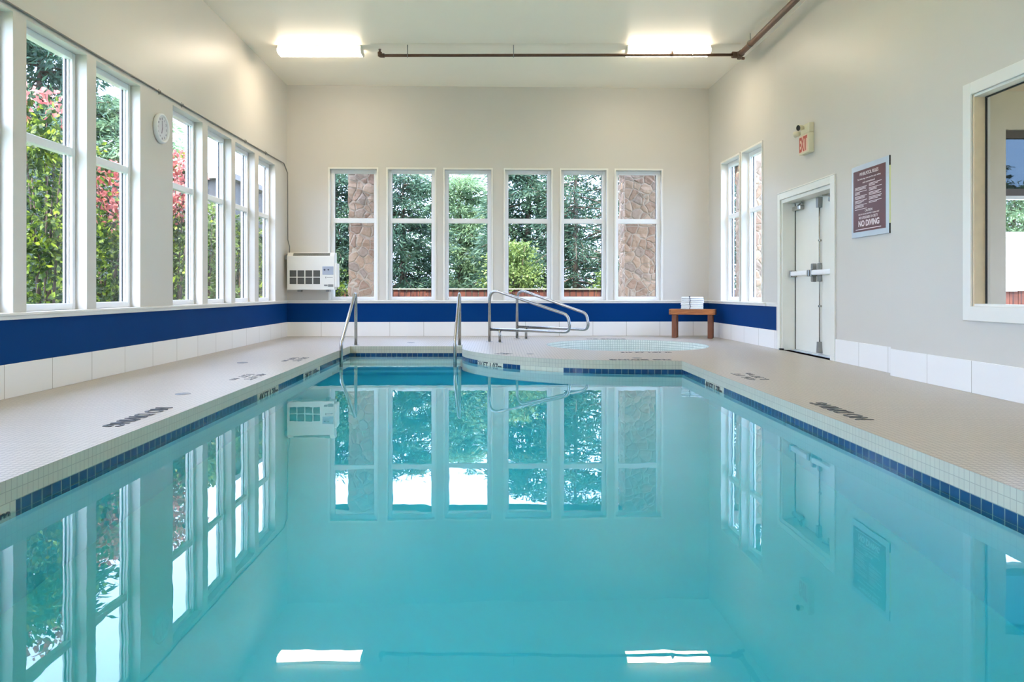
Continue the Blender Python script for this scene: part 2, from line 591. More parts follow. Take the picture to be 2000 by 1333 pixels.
def wall(name, p0, p1, openings, blue=None, height=CEIL, th=TH, mats=('paint', 'blue', 'exterior', 'trim'), ext0=0.0, ext1=0.0, revmat=0):
    """openings: (u0,u1,z0,z1). blue: (u0,u1) range of the painted band"""
    m, L = frame_of(p0, p1)
    us = {-ext0, L + ext1}
    zs = {0.0, height}
    for a, c, d, e in openings:
        us |= {a, c}
        zs |= {d, e}
    if blue:
        us |= {blue[0], blue[1]}
        zs |= {Z_TILE, Z_BLUE}
    us, zs = sorted(us), sorted(zs)
    mb = MB()
    for i in range(len(us) - 1):
        for j in range(len(zs) - 1):
            u0, u1, z0, z1 = us[i], us[i + 1], zs[j], zs[j + 1]
            cu, cz = (u0 + u1) / 2, (z0 + z1) / 2
            if any(a < cu < c and d < cz < e for a, c, d, e in openings):
                continue
            isb = blue and blue[0] < cu < blue[1] and Z_TILE < cz < Z_BLUE
            mb.poly([(u0, 0, z0), (u1, 0, z0), (u1, 0, z1), (u0, 0, z1)], 1 if isb else 0)
            mb.poly([(u0, th, z0), (u0, th, z1), (u1, th, z1), (u1, th, z0)], 2)
    for a, c, d, e in openings:
        for q in ([(a, 0, d), (a, 0, e), (a, th, e), (a, th, d)], [(c, 0, d), (c, th, d), (c, th, e), (c, 0, e)],
                  [(a, 0, e), (c, 0, e), (c, th, e), (a, th, e)], [(a, 0, d), (a, th, d), (c, th, d), (c, 0, d)]):
            mb.poly(q, revmat)
    a, c = -ext0, L + ext1
    for q in ([(a, 0, 0), (a, th, 0), (a, th, height), (a, 0, height)], [(c, 0, 0), (c, 0, height), (c, th, height), (c, th, 0)],
              [(a, 0, height), (a, th, height), (c, th, height), (c, 0, height)], [(a, 0, 0), (c, 0, 0), (c, th, 0), (a, th, 0)]):
        mb.poly(q, 0)
    bmesh.ops.remove_doubles(mb.bm, verts=mb.bm.verts[:], dist=0.0005)
    o = mb.build(name, list(mats), None, m)
    return struct(o), m, L

win_n = [0]
def window(m, u0, u1, z0, z1, zr, casing=0.0, fw=0.05, y0=0.10, rail=0.07, glassy=0.155, name=None):
    """two-light window set into an opening of a wall frame m"""
    win_n[0] += 1
    mw = m @ Matrix.Translation((u0, 0, z0))
    w, h, zr = u1 - u0, z1 - z0, zr - z0
    e = struct(empty('window_%d' % win_n[0], mw=mw))
    y1 = y0 + 0.075
    g = 0.0005
    mb = MB()
    mb.box(g, fw, y0, y1, g, h - g, 0.004).box(w - fw, w - g, y0, y1, g, h - g, 0.004)
    mb.box(fw, w - fw, y0, y1, g, fw * 1.15, 0.004).box(fw, w - fw, y0, y1, h - fw * 1.15, h - g, 0.004)
    # inner stop bead
    for a, c in ((fw, fw + 0.012), (w - fw - 0.012, w - fw)):
        mb.box(a, c, y0 + 0.03, y1 - 0.005, fw, h - fw)
    mb.build('window_frame', 'vinyl', e)
    mb = MB()
    mb.box(fw, w - fw, y0 + 0.004, y1, zr - rail / 2, zr + rail / 2, 0.004)
    mb.build('meeting_rail', 'vinyl', e)
    mb = MB()
    for a, c in ((fw + 0.012, fw + 0.018), (w - fw - 0.018, w - fw - 0.012)):
        mb.box(a, c, glassy - 0.006, glassy + 0.006, fw * 1.15, h - fw * 1.15)
    mb.build('gasket', 'black', e)
    for a, c in ((fw * 1.15, zr - rail / 2), (zr + rail / 2, h - fw * 1.15)):
        mb = MB()
        mb.box(fw + 0.012, w - fw - 0.012, glassy - 0.002, glassy + 0.002, a, c)
        mb.build('glass_pane', 'glass', e)
    if casing:
        mb = MB()
        cs = casing
        mb.box(-cs, 0.0, -0.014, -0.0005, 0.0, h + cs, 0.002).box(w, w + cs, -0.014, -0.0005, 0.0, h + cs, 0.002)
        mb.box(0, w, -0.014, -0.0005, h, h + cs, 0.002)
        mb.build('casing', 'trim', e)
    return e

# ------------------------------------------------------------------ plan of the room
A = (-3.775, 13.27)
B = (3.83, 13.50)
C = (3.905, 10.42)
D = (3.878, 7.12)
D2 = (3.768, 7.12)
YB = -3.6
E = (3.80, YB)
F = (-3.615, YB)

# left wall, from the rear to the far corner; openings by depth (y)
mL, LL = frame_of(F, A)
ly = lambda y: (y - YB) * LL / (A[1] - YB)
Lw = [(-2.10, -1.23), (-1.05, -0.18), (0.0, 0.87), (1.05, 1.92), (2.72, 3.59), (3.77, 4.64), (4.80, 5.665), (5.83, 6.70), (6.86, 7.72),
      (8.51, 9.385), (9.56, 10.43), (10.59, 11.46), (11.65, 12.55)]
opL = [(ly(a), ly(c), Z_SILL, 2.945) for a, c in Lw]
wL, mL, LL = wall('wall_left', F, A, opL, blue=(0, LL), ext1=0.0, ext0=TH)
for a, c, d, e in opL:
    window(mL, a, c, d, e, 2.06)

# back wall
mB, LB = frame_of(A, B)
bx = lambda px: (lambda X: (X - A[0]) * LB / (B[0] - A[0]))((px - 973.0) * 13.385 / FPX)
Bw = [(646.5, 737), (758.5, 849.5), (869, 959.5), (986.5, 1077), (1096.5, 1185.5), (1204, 1294)]
opB = [(bx(a), bx(c), Z_SILL, 3.0) for a, c in Bw]
wB, mB, LB = wall('wall_back', A, B, opB, blue=(0, LB), ext0=TH, ext1=TH)
for a, c, d, e in opB:
    window(mB, a, c, d, e, 2.085, casing=0.03, fw=0.055, rail=0.085)

# right wall: far stretch with two windows, stretch with the door, near stretch with the big window
mR, LR = frame_of(B, C)
ry = lambda y: (B[1] - y) * LR / (B[1] - C[1])
opR = [(ry(12.77), ry(11.89), Z_SILL, 3.0), (ry(11.77), ry(10.94), Z_SILL, 3.0)]
wR, mR, LR = wall('wall_right', B, C, opR, blue=(0, LR), ext0=0.0, revmat=3)
for a, c, d, e in opR:
    window(mR, a, c, d, e, 2.085, casing=0.03, fw=0.06)

mD, LD = frame_of(C, D)
DU0, DU1, DZ = C[1] - 10.24, C[1] - 8.66, 2.065
wD, mD, LD = wall('wall_right', C, D, [(DU0, DU1, 0.0, DZ)], th=0.30, revmat=3)
mN, LN = frame_of(D2, E)
NU0, NU1 = D2[1] - 5.90, D2[1] - 3.4
wN, mN, LN = wall('wall_right', D2, E, [(NU0, NU1, 0.69, 2.37)], th=0.14, ext1=TH, revmat=3)
mb = MB()
mb.box(3.768, 3.90, 7.1201, 7.126, 0.0, CEIL)
struct(mb.build('wall_right', 'paint'))
wE, mE, LE = wall('wall_rear', E, F, [])

# ceiling and roof
mb = MB()
mb.poly([(-4.03, YB - 0.3, CEIL), (4.2, YB - 0.3, CEIL), (4.2, 13.75, CEIL), (-4.03, 13.75, CEIL)])
o = struct(mb.build('ceiling', 'ceil', recalc=False))
mb = MB()
mb.box(-4.75, 4.95, YB - 0.9, 14.45, CEIL + 0.02, CEIL + 0.20)
struct(mb.build('roof_slab', 'roof'))
mb = MB()
mb.box(-1.9, 3.60, 11.035, 11.045, CEIL - 0.004, CEIL - 0.0005)
struct(mb.build('trim_1', 'ceil'))

# base tiles
def base_tile(name, m, u0, u1):
    mb = MB()
    mb.box(u0, u1, -0.010, -0.0005, 0.0005, Z_TILE, 0.002)
    return struct(mb.build(name, 'walltile', None, m))
base_tile('baseboard_left', mL, 0.0, LL - 0.011)
base_tile('baseboard_back', mB, 0.0, LB)
base_tile('baseboard_right', mR, 0.011, LR)
base_tile('baseboard_right', mD, 0.0, DU0 - 0.085)
base_tile('baseboard_right', mD, DU1 + 0.115, LD - 0.001)
base_tile('baseboard_right', mN, 0.0, LN)

# sill trims over the blue band
def sill(name, m, u0, u1, d=0.035):
    mb = MB()
    mb.box(u0, u1, -d, -0.0005, Z_SILL - 0.022, Z_SILL, 0.003)
    mb.box(u0, u1, -d * 0.45, -0.0005, Z_BLUE, Z_SILL - 0.022, 0.002)
    return struct(mb.build(name, 'trim', None, m))
sill('trim_2', mL, 0.0, LL - 0.04)
sill('trim_3', mB, 0.0, LB)
sill('trim_4', mR, 0.04, ry(10.78), 0.045)
sill('trim_5', mR, ry(10.775), LR + 0.05, 0.012)

# ------------------------------------------------------------------ pool outline
def catmull(pts, n=8):
    out = []
    P = [pts[0]] + pts + [pts[-1]]
    for i in range(1, len(P) - 2):
        p0, p1, p2, p3 = [np.array(q, float) for q in P[i - 1:i + 3]]
        for k in range(n):
            s = k / n
            out.append(tuple(0.5 * (2 * p1 + (p2 - p0) * s + (2 * p0 - 5 * p1 + 4 * p2 - p3) * s * s + (3 * p1 - p0 - 3 * p2 + p3) * s ** 3)))
    out.append(tuple(pts[-1]))
    return out
PXL, PXR = -2.105, 2.12
curve = catmull([(-0.515, 10.62), (-0.49, 10.34), (-0.375, 10.0), (-0.155, 9.60), (0.093, 9.30), (0.4165, 9.03), (0.769, 8.82), (1.12, 8.71), (1.5, 8.65), (2.13, 8.61)], 6)
left_line = [(PXL, -2.2), (PXL, 3.2), (-2.125, 6.5), (-2.165, 9.0), (-2.175, 10.9)]
outline = left_line + [(-0.52, 10.9)] + curve + [(PXR, -2.2)]
SPA_C, SPA_R = (1.93, 11.18), 1.20
spa_ring = [(SPA_C[0] + SPA_R * math.cos(2 * PI * k / 64), SPA_C[1] + SPA_R * math.sin(2 * PI * k / 64)) for k in range(64)]

# deck with the pool and the spa cut out
bm = bmesh.new()
def loop_edges(pts, z=0.0):
    vs = [bm.verts.new((p[0], p[1], z)) for p in pts]
    return [bm.edges.new((vs[k], vs[(k + 1) % len(vs)])) for k in range(len(vs))]
es = loop_edges([(-3.95, YB - 0.1), (4.1, YB - 0.1), (4.1, 13.7), (-3.95, 13.7)]) + loop_edges(outline) + loop_edges(spa_ring)
bmesh.ops.triangle_fill(bm, edges=es, use_beauty=True)
for f in bm.faces:
    if f.normal.z < 0:
        f.normal_flip()
me = bpy.data.meshes.new('floor')
bm.to_mesh(me)
bm.free()
struct(link_mesh('floor', me, 'deck'))

def ribbon(mb, pts, z0, z1, mi=0, s0=0.0, closed=False):
    s = s0
    n = len(pts)
    for k in range(n if closed else n - 1):
        a, c = pts[k], pts[(k + 1) % n]
        d = math.hypot(c[0] - a[0], c[1] - a[1])
        mb.poly([(a[0], a[1], z0), (c[0], c[1], z0), (c[0], c[1], z1), (a[0], a[1], z1)], mi,
                [(s, z0), (s + d, z0), (s + d, z1), (s, z1)])
        s += d
    return s

Z_COP, Z_BT, Z_W, Z_BOT = -0.100, -0.2524, -0.146, -1.30
pool = empty('swimming_pool', (0, 4, 0))
tag(pool, 'long swimming pool sunk in the tiled deck, with a blue waterline tile band', 'swimming pool')
pool.location = (0, 0, 0)
full = outline + [outline[0]]
mb = MB()
ribbon(mb, full, Z_COP, 0.0)
mb.build('coping_face', 'coping', pool, recalc=False)
# tile band, split by kind of tile
def between(pts, f0, f1, key):
    """points of a polyline with key between f0 and f1, ends interpolated"""
    out = []
    for a, c in zip(pts, pts[1:]):
        ka, kc = key(a), key(c)
        lo, hi = (ka, kc)
        if kc == ka:
            continue
        for f in sorted((f0, f1), reverse=kc < ka):
            if min(ka, kc) <= f <= max(ka, kc):
                q = (f - ka) / (kc - ka)
                out.append((a[0] + (c[0] - a[0]) * q, a[1] + (c[1] - a[1]) * q))
        if min(f0, f1) <= kc <= max(f0, f1):
            out.append(c)
    res = []
    if min(f0, f1) <= key(pts[0]) <= max(f0, f1):
        res.append(pts[0])
    for p in out:
        if not res or math.hypot(p[0] - res[-1][0], p[1] - res[-1][1]) > 1e-6:
            res.append(p)
    return res
mb = MB()
yk = lambda p: p[1]
xk = lambda p: p[0]
for a, c, mi in ((-2.2, 2.62, 0), (2.62, 3.24, 1), (3.24, 6.55, 0), (6.55, 7.22, 1), (7.22, 7.90, 0), (7.90, 8.20, 2), (8.20, 9.02, 1), (9.02, 10.9, 0)):
    ribbon(mb, between(left_line, a, c, yk), Z_BT, Z_COP, mi, a)
ribbon(mb, [(-2.175, 10.9), (-0.52, 10.9)], Z_BT, Z_COP, 0)
cv = [(-0.52, 10.9)] + curve
for a, c, mi in ((-0.52, -0.27, 0), (-0.27, 0.06, 1), (0.06, 0.27, 0), (0.27, 0.775, 1), (0.775, 2.13, 0)):
    pts = [p for p in between(cv, a, c, xk)]
    ribbon(mb, pts, Z_BT, Z_COP, mi)
right_line = [(2.13, 8.61), (PXR, -2.2)]
for a, c, mi in ((8.61, 7.64, 0), (7.64, 7.0, 1), (7.0, -2.2, 0)):
    ribbon(mb, between(right_line, a, c, yk), Z_BT, Z_COP, mi)
ribbon(mb, [(PXR, -2.2), (PXL, -2.2)], Z_BT, Z_COP, 0)
mb.build('waterline_tile', ['bluetile', 'whitetile', 'blacktile'], pool, recalc=False)
mb = MB()
ribbon(mb, full, Z_BOT, Z_BT)
bm2 = mb.bm
vs = [bm2.verts.new((p[0], p[1], Z_BOT)) for p in outline]
bmesh.ops.triangle_fill(bm2, edges=[bm2.edges.new((vs[k], vs[(k + 1) % len(vs)])) for k in range(len(vs))], use_beauty=True)
mb.build('basin_shell', 'plaster', pool, recalc=False)
mb = MB()
for k in range(4):
    zt = -0.30 - 0.24 * k
    mb.box(-2.174, -0.521 if k < 3 else -0.50, 10.9 - 0.30 * (k + 1), 10.9 - 0.30 * k - 0.001, Z_BOT, zt, 0.01)
mb.build('entry_steps', 'plaster', pool)

# water bodies
def water_body(name, pts, ztop, zbot, mat):
    bm = bmesh.new()
    n = len(pts)
    T = [bm.verts.new((p[0], p[1], ztop)) for p in pts]
    Bv = [bm.verts.new((p[0], p[1], zbot)) for p in pts]
    for k in range(n):
        bm.faces.new((T[k], T[(k + 1) % n], Bv[(k + 1) % n], Bv[k]))
    bm.faces.new(T)
    bm.faces.new(list(reversed(Bv)))
    bmesh.ops.recalc_face_normals(bm, faces=bm.faces[:])
    me = bpy.data.meshes.new(name)
    bm.to_mesh(me)
    bm.free()
    return link_mesh(name, me, mat)
ce = np.array([0.0, 4.0])
def grow(pts, d):
    out = []
    n = len(pts)
    for k in range(n):
        a, p, c = np.array(pts[k - 1]), np.array(pts[k]), np.array(pts[(k + 1) % n])
        e1, e2 = p - a, c - p
        nrm = lambda e: np.array([-e[1], e[0]]) / max(1e-9, np.linalg.norm(e))
        v = nrm(e1) + nrm(e2)
        l = np.linalg.norm(v)
        v = v / l if l > 1e-6 else nrm(e1)
        out.append(tuple(p + v * d))
    return out
wb = water_body('pool_water', grow(outline, 0.004), Z_W, Z_BOT - 0.02, 'water')
tag(wb, 'still turquoise water filling the long swimming pool', 'water', kind='stuff')

# spa
spa = empty('whirlpool_spa', (0, 0, 0))
tag(spa, 'round whirlpool sunk in the deck beyond the pool, lined with pale mosaic', 'whirlpool')
mb = MB()
ribbon(mb, spa_ring, -0.95, 0.0, closed=True)
mb.build('mosaic_wall', 'spatile', spa, recalc=False)
mb = MB()
mb.lathe([(0, -0.95), (SPA_R, -0.95)], 64, Matrix.Translation((SPA_C[0], SPA_C[1], 0)))
mb.build('spa_floor', 'plaster', spa)
mb = MB()
mb.lathe([(SPA_R - 0.42, -0.945), (SPA_R - 0.42, -0.53), (SPA_R - 0.40, -0.51), (SPA_R - 0.002, -0.51)], 64, Matrix.Translation((SPA_C[0], SPA_C[1], 0)))
mb.build('bench_ledge', 'plaster', spa)
o = water_body('spa_water', [(SPA_C[0] + (SPA_R + 0.004) * math.cos(2 * PI * k / 64), SPA_C[1] + (SPA_R + 0.004) * math.sin(2 * PI * k / 64)) for k in range(64)], -0.13, -0.96, 'spawater')
tag(o, 'clear pale green water filling the round whirlpool', 'water', kind='stuff')

# ------------------------------------------------------------------ writing on the pool edge and the deck
def place_text(name, body, size, mat, mw, label, cat='marking', width=None, height=None, group=None, depth=0.0015, bold=0.0):
    me = text_mesh(body, size, depth, bold=bold)
    xs = [v.co.x for v in me.vertices]
    ys = [v.co.y for v in me.vertices]
    x0, x1, y0, y1 = min(xs), max(xs), min(ys), max(ys)
    sx = (width / (x1 - x0)) if width else 1
    sy = (height / (y1 - y0)) if height else 1
    me.transform(Matrix.Diagonal((sx, sy, 1, 1)) @ Matrix.Translation((-x0, -y0, 0)))
    me.name = name
    o = link_mesh(name, me, mat, None, mw)
    if label:
        tag(o, label, cat, group)
    return o

def plan_matrix(origin, ux, uy):
    ux, uy = Vector(ux).normalized(), Vector(uy).normalized()
    uz = ux.cross(uy)
    return Matrix(((ux.x, uy.x, uz.x, origin[0]), (ux.y, uy.y, uz.y, origin[1]), (ux.z, uy.z, uz.z, origin[2]), (0, 0, 0, 1)))

dz = 0.0022
# deck markings (read by someone on the deck who faces the pool)
place_text('deck_marking', 'NO DIVING', 0.1, 'inkdeck', plan_matrix((-2.372, 5.15, dz), (0, -1, 0), (1, 0, 0)),
           'black NO DIVING lettering on the left deck, before the nearer round lid', width=0.72, height=0.118, bold=0.002)
place_text('deck_marking', 'NO DIVING', 0.1, 'inkdeck', plan_matrix((-2.372, 3.20, dz), (0, -1, 0), (1, 0, 0)),
           'black NO DIVING lettering on the left deck, the nearest and mostly out of view', width=0.72, height=0.118, bold=0.002)
place_text('deck_marking', 'NO DIVING', 0.1, 'inkdeck', plan_matrix((2.362, 4.66, dz), (0, 1, 0), (-1, 0, 0)),
           'black NO DIVING lettering on the beige right deck', width=0.72, height=0.118, bold=0.002)
place_text('deck_marking', '4½ FT\n1.37 m', 0.1, 'inkfaded', plan_matrix((-2.45, 7.26, dz), (0, -1, 0), (1, 0, 0)),
           'faded two line depth lettering on the left deck between the two round lids', width=0.50, height=0.20)
place_text('deck_marking', '4½ FT\n1.37 m', 0.1, 'inkfaded', plan_matrix((2.48, 6.75, dz), (0, 1, 0), (-1, 0, 0)),
           'faded two line depth lettering on the right deck before the door', width=0.55, height=0.20)
place_text('deck_marking', '3½ FT\n1.07 m', 0.1, 'inkfaded', plan_matrix((-2.50, 9.05, dz), (0, -1, 0), (1, 0, 0)),
           'faded two line depth lettering on the left deck near the stair rail', width=0.50, height=0.20)
place_text('deck_marking', 'NO DIVING', 0.1, 'inkdeck', plan_matrix((2.03, 8.80, dz), (-1, 0, 0), (0, -1, 0)),
           'row of small black letters on the deck edge at the inner corner of the pool', width=0.72, height=0.11, bold=0.002)
place_text('deck_marking', '3½ FT 1.07 m', 0.1, 'inkdeck', plan_matrix((1.62, 9.74, dz), (1, 0, 0), (0, 1, 0)),
           'row of small black letters on the near rim of the whirlpool', width=0.66, height=0.11, bold=0.002)
place_text('deck_marking', 'NO DIVING', 0.1, 'inkdeck', plan_matrix((1.50, 12.50, dz), (1, 0, 0), (0, 1, 0)),
           'row of small black letters on the far rim of the whirlpool', width=0.65, height=0.11, bold=0.002)
place_text('deck_marking', '3½ FT\n1.07 m', 0.1, 'inkfaded', plan_matrix((0.20, 9.60, dz), (-0.8, 0.6, 0), (-0.6, -0.8, 0)),
           'faded depth lettering on the curved deck before the whirlpool hand rails', width=0.2, height=0.16)
# depth markers on the waterline tile (read from the water)
mz = -0.196
place_text('depth_marker', '4½FT 1.37m', 0.07, 'ink', plan_matrix((-2.1225, 6.60, mz), (-0.013, 1, 0), (0, 0, 1)),
           'black 4½ FT 1.37 m lettering on the left waterline tiles', width=0.58, height=0.088, bold=0.001)
place_text('depth_marker', '4½FT 1.37m', 0.07, 'ink', plan_matrix((PXL + 0.003, 2.66, mz), (0, 1, 0), (0, 0, 1)),
           'end of black depth lettering at the left edge, on the waterline tiles', width=0.54, height=0.088, bold=0.001)
place_text('depth_marker', '3½FT 1.07m', 0.07, 'ink', plan_matrix((-2.149, 8.27, mz), (-0.016, 1, 0), (0, 0, 1)),
           'black 3½ FT lettering on the left waterline tiles beside the dark tiles', width=0.66, height=0.088, bold=0.001)
place_text('depth_marker', '4½FT 1.37m', 0.07, 'ink', plan_matrix((2.121, 7.60, mz), (0, -1, 0), (0, 0, 1)),
           'black 4½ FT 1.37 m lettering on the right waterline tiles', width=0.55, height=0.088, bold=0.001)
cm = between(cv, -0.27, 0.06, xk)
a, c = Vector((cm[0][0], cm[0][1], 0)), Vector((cm[-1][0], cm[-1][1], 0))
me = text_mesh('3½FT 1.07m', 0.07, 0.001, bold=0.001)
xs = [v.co.x for v in me.vertices]; ys = [v.co.y for v in me.vertices]
x0, x1, y0, y1 = min(xs), max(xs), min(ys), max(ys)
acc = [0.0]
for p, q in zip(cm, cm[1:]):
    acc.append(acc[-1] + math.hypot(q[0] - p[0], q[1] - p[1]))
for v in me.vertices:        # wrap the letters along the curved tile band
    s = 0.02 + (v.co.x - x0) / (x1 - x0) * (acc[-1] - 0.04)
    k = max(j for j in range(len(cm) - 1) if acc[j] <= s)
    q = (s - acc[k]) / (acc[k + 1] - acc[k])
    px, py = cm[k][0] + (cm[k + 1][0] - cm[k][0]) * q, cm[k][1] + (cm[k + 1][1] - cm[k][1]) * q
    tx, ty = cm[k + 1][0] - cm[k][0], cm[k + 1][1] - cm[k][1]
    l = math.hypot(tx, ty)
    off = 0.002 + v.co.z
    v.co = (px + ty / l * off, py - tx / l * off, mz + (v.co.y - y0) / (y1 - y0) * 0.088)
tag(link_mesh('depth_marker', me, 'ink'), 'black 3½ FT lettering on the curved waterline tiles below the deck', 'marking')

# skimmer and drain lids
for x, y, lab in ((-2.48, 5.84, 'grey round lid set in the left deck, the nearer of two'), (-2.89, 8.39, 'grey round lid set in the left deck, the farther of two'),
                  (1.68, 8.98, 'dark round lid set in the deck between pool corner and whirlpool'), (0.41, 9.56, 'small pale round lid on the curved deck by the pool'),
                  (-1.37, 11.65, 'small round lid in the deck behind the pool steps')):
    e = empty('deck_drain', (x, y, 0))
    tag(e, lab, 'drain')
    r = 0.058 if x != 0.41 else 0.045
    MB().lathe([(0, 0.004), (r * 0.8, 0.004), (r * 0.84, 0.0025), (r * 0.88, 0.004), (r, 0.0035), (r + 0.002, 0.0005)], 28).build('cover_plate', 'lid', e)
    MB().lathe([(0, 0.0065), (0.004, 0.006), (0.005, 0.0041)], 10).build('screw', 'dull', e)

# ------------------------------------------------------------------ rails
def flange(mb, x, y, z=0.0, r=0.05):
    mb.lathe([(0.0, z + 0.006), (r, z + 0.006), (r, z + 0.0005)], 20, Matrix.Translation((x, y, 0)))
def stair_rail(x, yp, yn, xn, label):
    e = empty('pool_stair_rail', (x, yp, 0))
    tag(e, label, 'handrail', 'pool stair rails')
    pts = fillet([(0, 0, 0.002), (0, 0, 0.815), (xn - x, yn - yp, 0.105), (xn - x, yn - yp, -0.82)], [0.07, 0.10])
    MB().tube(pts, 0.0235, 16).build('rail_tube', 'steel', e)
    mb = MB()
    flange(mb, 0, 0)
    mb.build('flange', 'steel', e)
stair_rail(-2.125, 11.08, 10.05, -2.125, 'steel handrail rising beside the pool steps, left of the pair')
stair_rail(-0.575, 11.05, 10.03, -0.583, 'steel handrail rising beside the pool steps, right of the pair')

def spa_rail(p0, p1, feet, label):
    """closed loop rail from p0 (tall post) toward p1 (low rounded end)"""
    e = empty('whirlpool_rail', (p0[0], p0[1], 0))
    tag(e, label, 'handrail', 'whirlpool grab rails')
    d = Vector((p1[0] - p0[0], p1[1] - p0[1], 0))
    L = d.length
    d.normalize()
    P = lambda s, z: d * s + Vector((0, 0, z))
    pts = fillet([P(0, 0.002), P(0, 0.80 + 0.05), P(L - 0.03, 0.455), P(L + 0.02, 0.20), P(0.02, 0.20)], [0.16, 0.13, 0.10], 10)
    MB().tube(pts, 0.0225, 16).build('rail_tube', 'steel', e)
    for s in feet:
        mb = MB()
        mb.cyl(P(s, 0.002), P(s, 0.195), 0.021)
        flange(mb, d.x * s, d.y * s)
        mb.build('foot_post', 'steel', e)
    mb = MB()
    flange(mb, 0, 0)
    mb.build('flange', 'steel', e)
spa_rail((-0.139, 11.84), (1.06, 11.02), [0.20], 'bent steel grab rail beside the whirlpool, the nearer of two')
spa_rail((0.323, 12.70), (1.42, 11.72), [0.20], 'bent steel grab rail beside the whirlpool, the farther of two')

# ------------------------------------------------------------------ bench and towels
bench = empty('wooden_bench', (3.37, 12.86, 0), -math.atan2(0.27, 0.70))
tag(bench, 'low cedar bench with square legs standing in the far right corner', 'bench')
mb = MB()
mb.box(-0.385, 0.385, -0.15, -0.112, 0.405, 0.498, 0.004)
mb.box(-0.385, 0.385, 0.112, 0.15, 0.405, 0.498, 0.004)
mb.box(-0.385, -0.35, -0.112, 0.112, 0.405, 0.498, 0.004).box(0.35, 0.385, -0.112, 0.112, 0.405, 0.498, 0.004)
mb.build('apron', 'bench', bench)
for k in range(3):
    y = -0.108 + 0.0735 * k
    mb = MB()
    mb.box(-0.348, 0.348, y, y + 0.066, 0.470, 0.499, 0.003)
    mb.build('seat_slat', 'bench', bench)
mb = MB()
for sx in (-1, 1):
    for z in (0.425, 0.452, 0.479):
        mb.box(sx * 0.384, sx * 0.3875, -0.148, -0.114, z - 0.003, z + 0.003)
        mb.box(sx * 0.384 - 0.035 * (sx > 0), sx * 0.384 + 0.035 * (sx < 0), -0.1508, -0.1495, z - 0.003, z + 0.003)
mb.build('finger_joint', 'black', bench)
for sx in (-1, 1):
    for sy in (-1, 1):
        mb = MB()
        mb.box(sx * 0.30 - 0.042, sx * 0.30 + 0.042, sy * 0.090 - 0.021, sy * 0.090 + 0.021, 0.0005, 0.4045 if True else 0, 0.004)
        mb.build('leg', 'benchleg', bench)

rng = random.Random(4)
tw = Matrix.Translation((3.345, 12.80, 0)) @ Matrix.Rotation(-0.20, 4, 'Z')
order = ['lowest', 'second from the bottom', 'third from the bottom', 'fourth from the bottom', 'fifth from the bottom', 'topmost']
for k in range(6):
    h = 0.034
    z = 0.4995 + k * (h + 0.0012)
    e = empty('folded_towel', mw=tw @ Matrix.Translation((rng.uniform(-0.006, 0.006), 0, z)) @ Matrix.Rotation(rng.uniform(-0.02, 0.02), 4, 'Z'))
    tag(e, 'folded white towel on the cedar bench, %s of its strapped stack' % order[k], 'towel', 'towels stacked on the bench')
    mb = MB()
    w = 0.185 - 0.002 * (k % 2)
    mb.box(-w, w, -0.11, 0.11, 0, h * 0.48, 0.0075, seg=3)
    mb.box(-w + 0.003, w - 0.002, -0.108, 0.11, h * 0.5, h, 0.0075, seg=3)
    mb.tube([(-w + 0.006, -0.104, h * 0.5), (w - 0.006, -0.104, h * 0.5)], h * 0.46, 10)
    o = mb.build('towel_fold', 'towel', e)
    for p in o.data.polygons:
        p.use_smooth = True
zt = 0.4995 + 6 * 0.0352
mb = MB()
mb.tube([tw @ Vector((-0.045 + 0.004 * math.sin(z * 60), -0.131, z)) for z in np.linspace(0.503, zt + 0.004, 12)], 0.0065, 8)
mb.tube([tw @ Vector((-0.045, y, zt + 0.006)) for y in (-0.131, 0.0, 0.12)], 0.0065, 8)
mb.tube([tw @ Vector((-0.045, 0.121, z)) for z in (zt + 0.004, 0.503)], 0.0065, 8)
tag(mb.build('towel_strap', 'strap'), 'thin dark strap tied around the stack of white towels', 'strap')

# ------------------------------------------------------------------ ceiling lights and added fill lights
def ceiling_light():
    e = empty('ceiling_light')
    mb = MB()
    mb.box(-0.625, 0.625, -0.125, 0.125, -0.058, -0.001, 0.004)
    mb.build('housing', 'trim', e)
    mb = MB()
    prof = [(0.145, -0.060), (0.135, -0.095), (0.085, -0.118), (-0.085, -0.118), (-0.135, -0.095), (-0.145, -0.060)]
    mb.prism(prof, 0, -0.62, 0.62)
    mb.build('diffuser', 'glow', e)
    for sx in (-1, 1):
        mb = MB()
        prof = [(0.149, -0.056), (0.139, -0.098), (0.087, -0.122), (-0.087, -0.122), (-0.139, -0.098), (-0.149, -0.056)]
        mb.prism(prof, 0, sx * 0.6205, sx * 0.632)
        mb.build('end_cap', 'trim', e)
    return e
first = ceiling_light()
spots = [(-2.68, 11.22, 'lit fluorescent ceiling light on the left, clear of the brown pipe'),
         (2.56, 11.22, 'lit fluorescent ceiling light on the right, behind the brown pipe')]
for k, (x, y, lab) in enumerate(spots):
    o = first if k == 0 else copy_tree(first)
    o.location = (x, y, CEIL)
    tag(o, lab or 'lit fluorescent ceiling light above the near half of the pool', 'ceiling light', 'fluorescent ceiling lights')

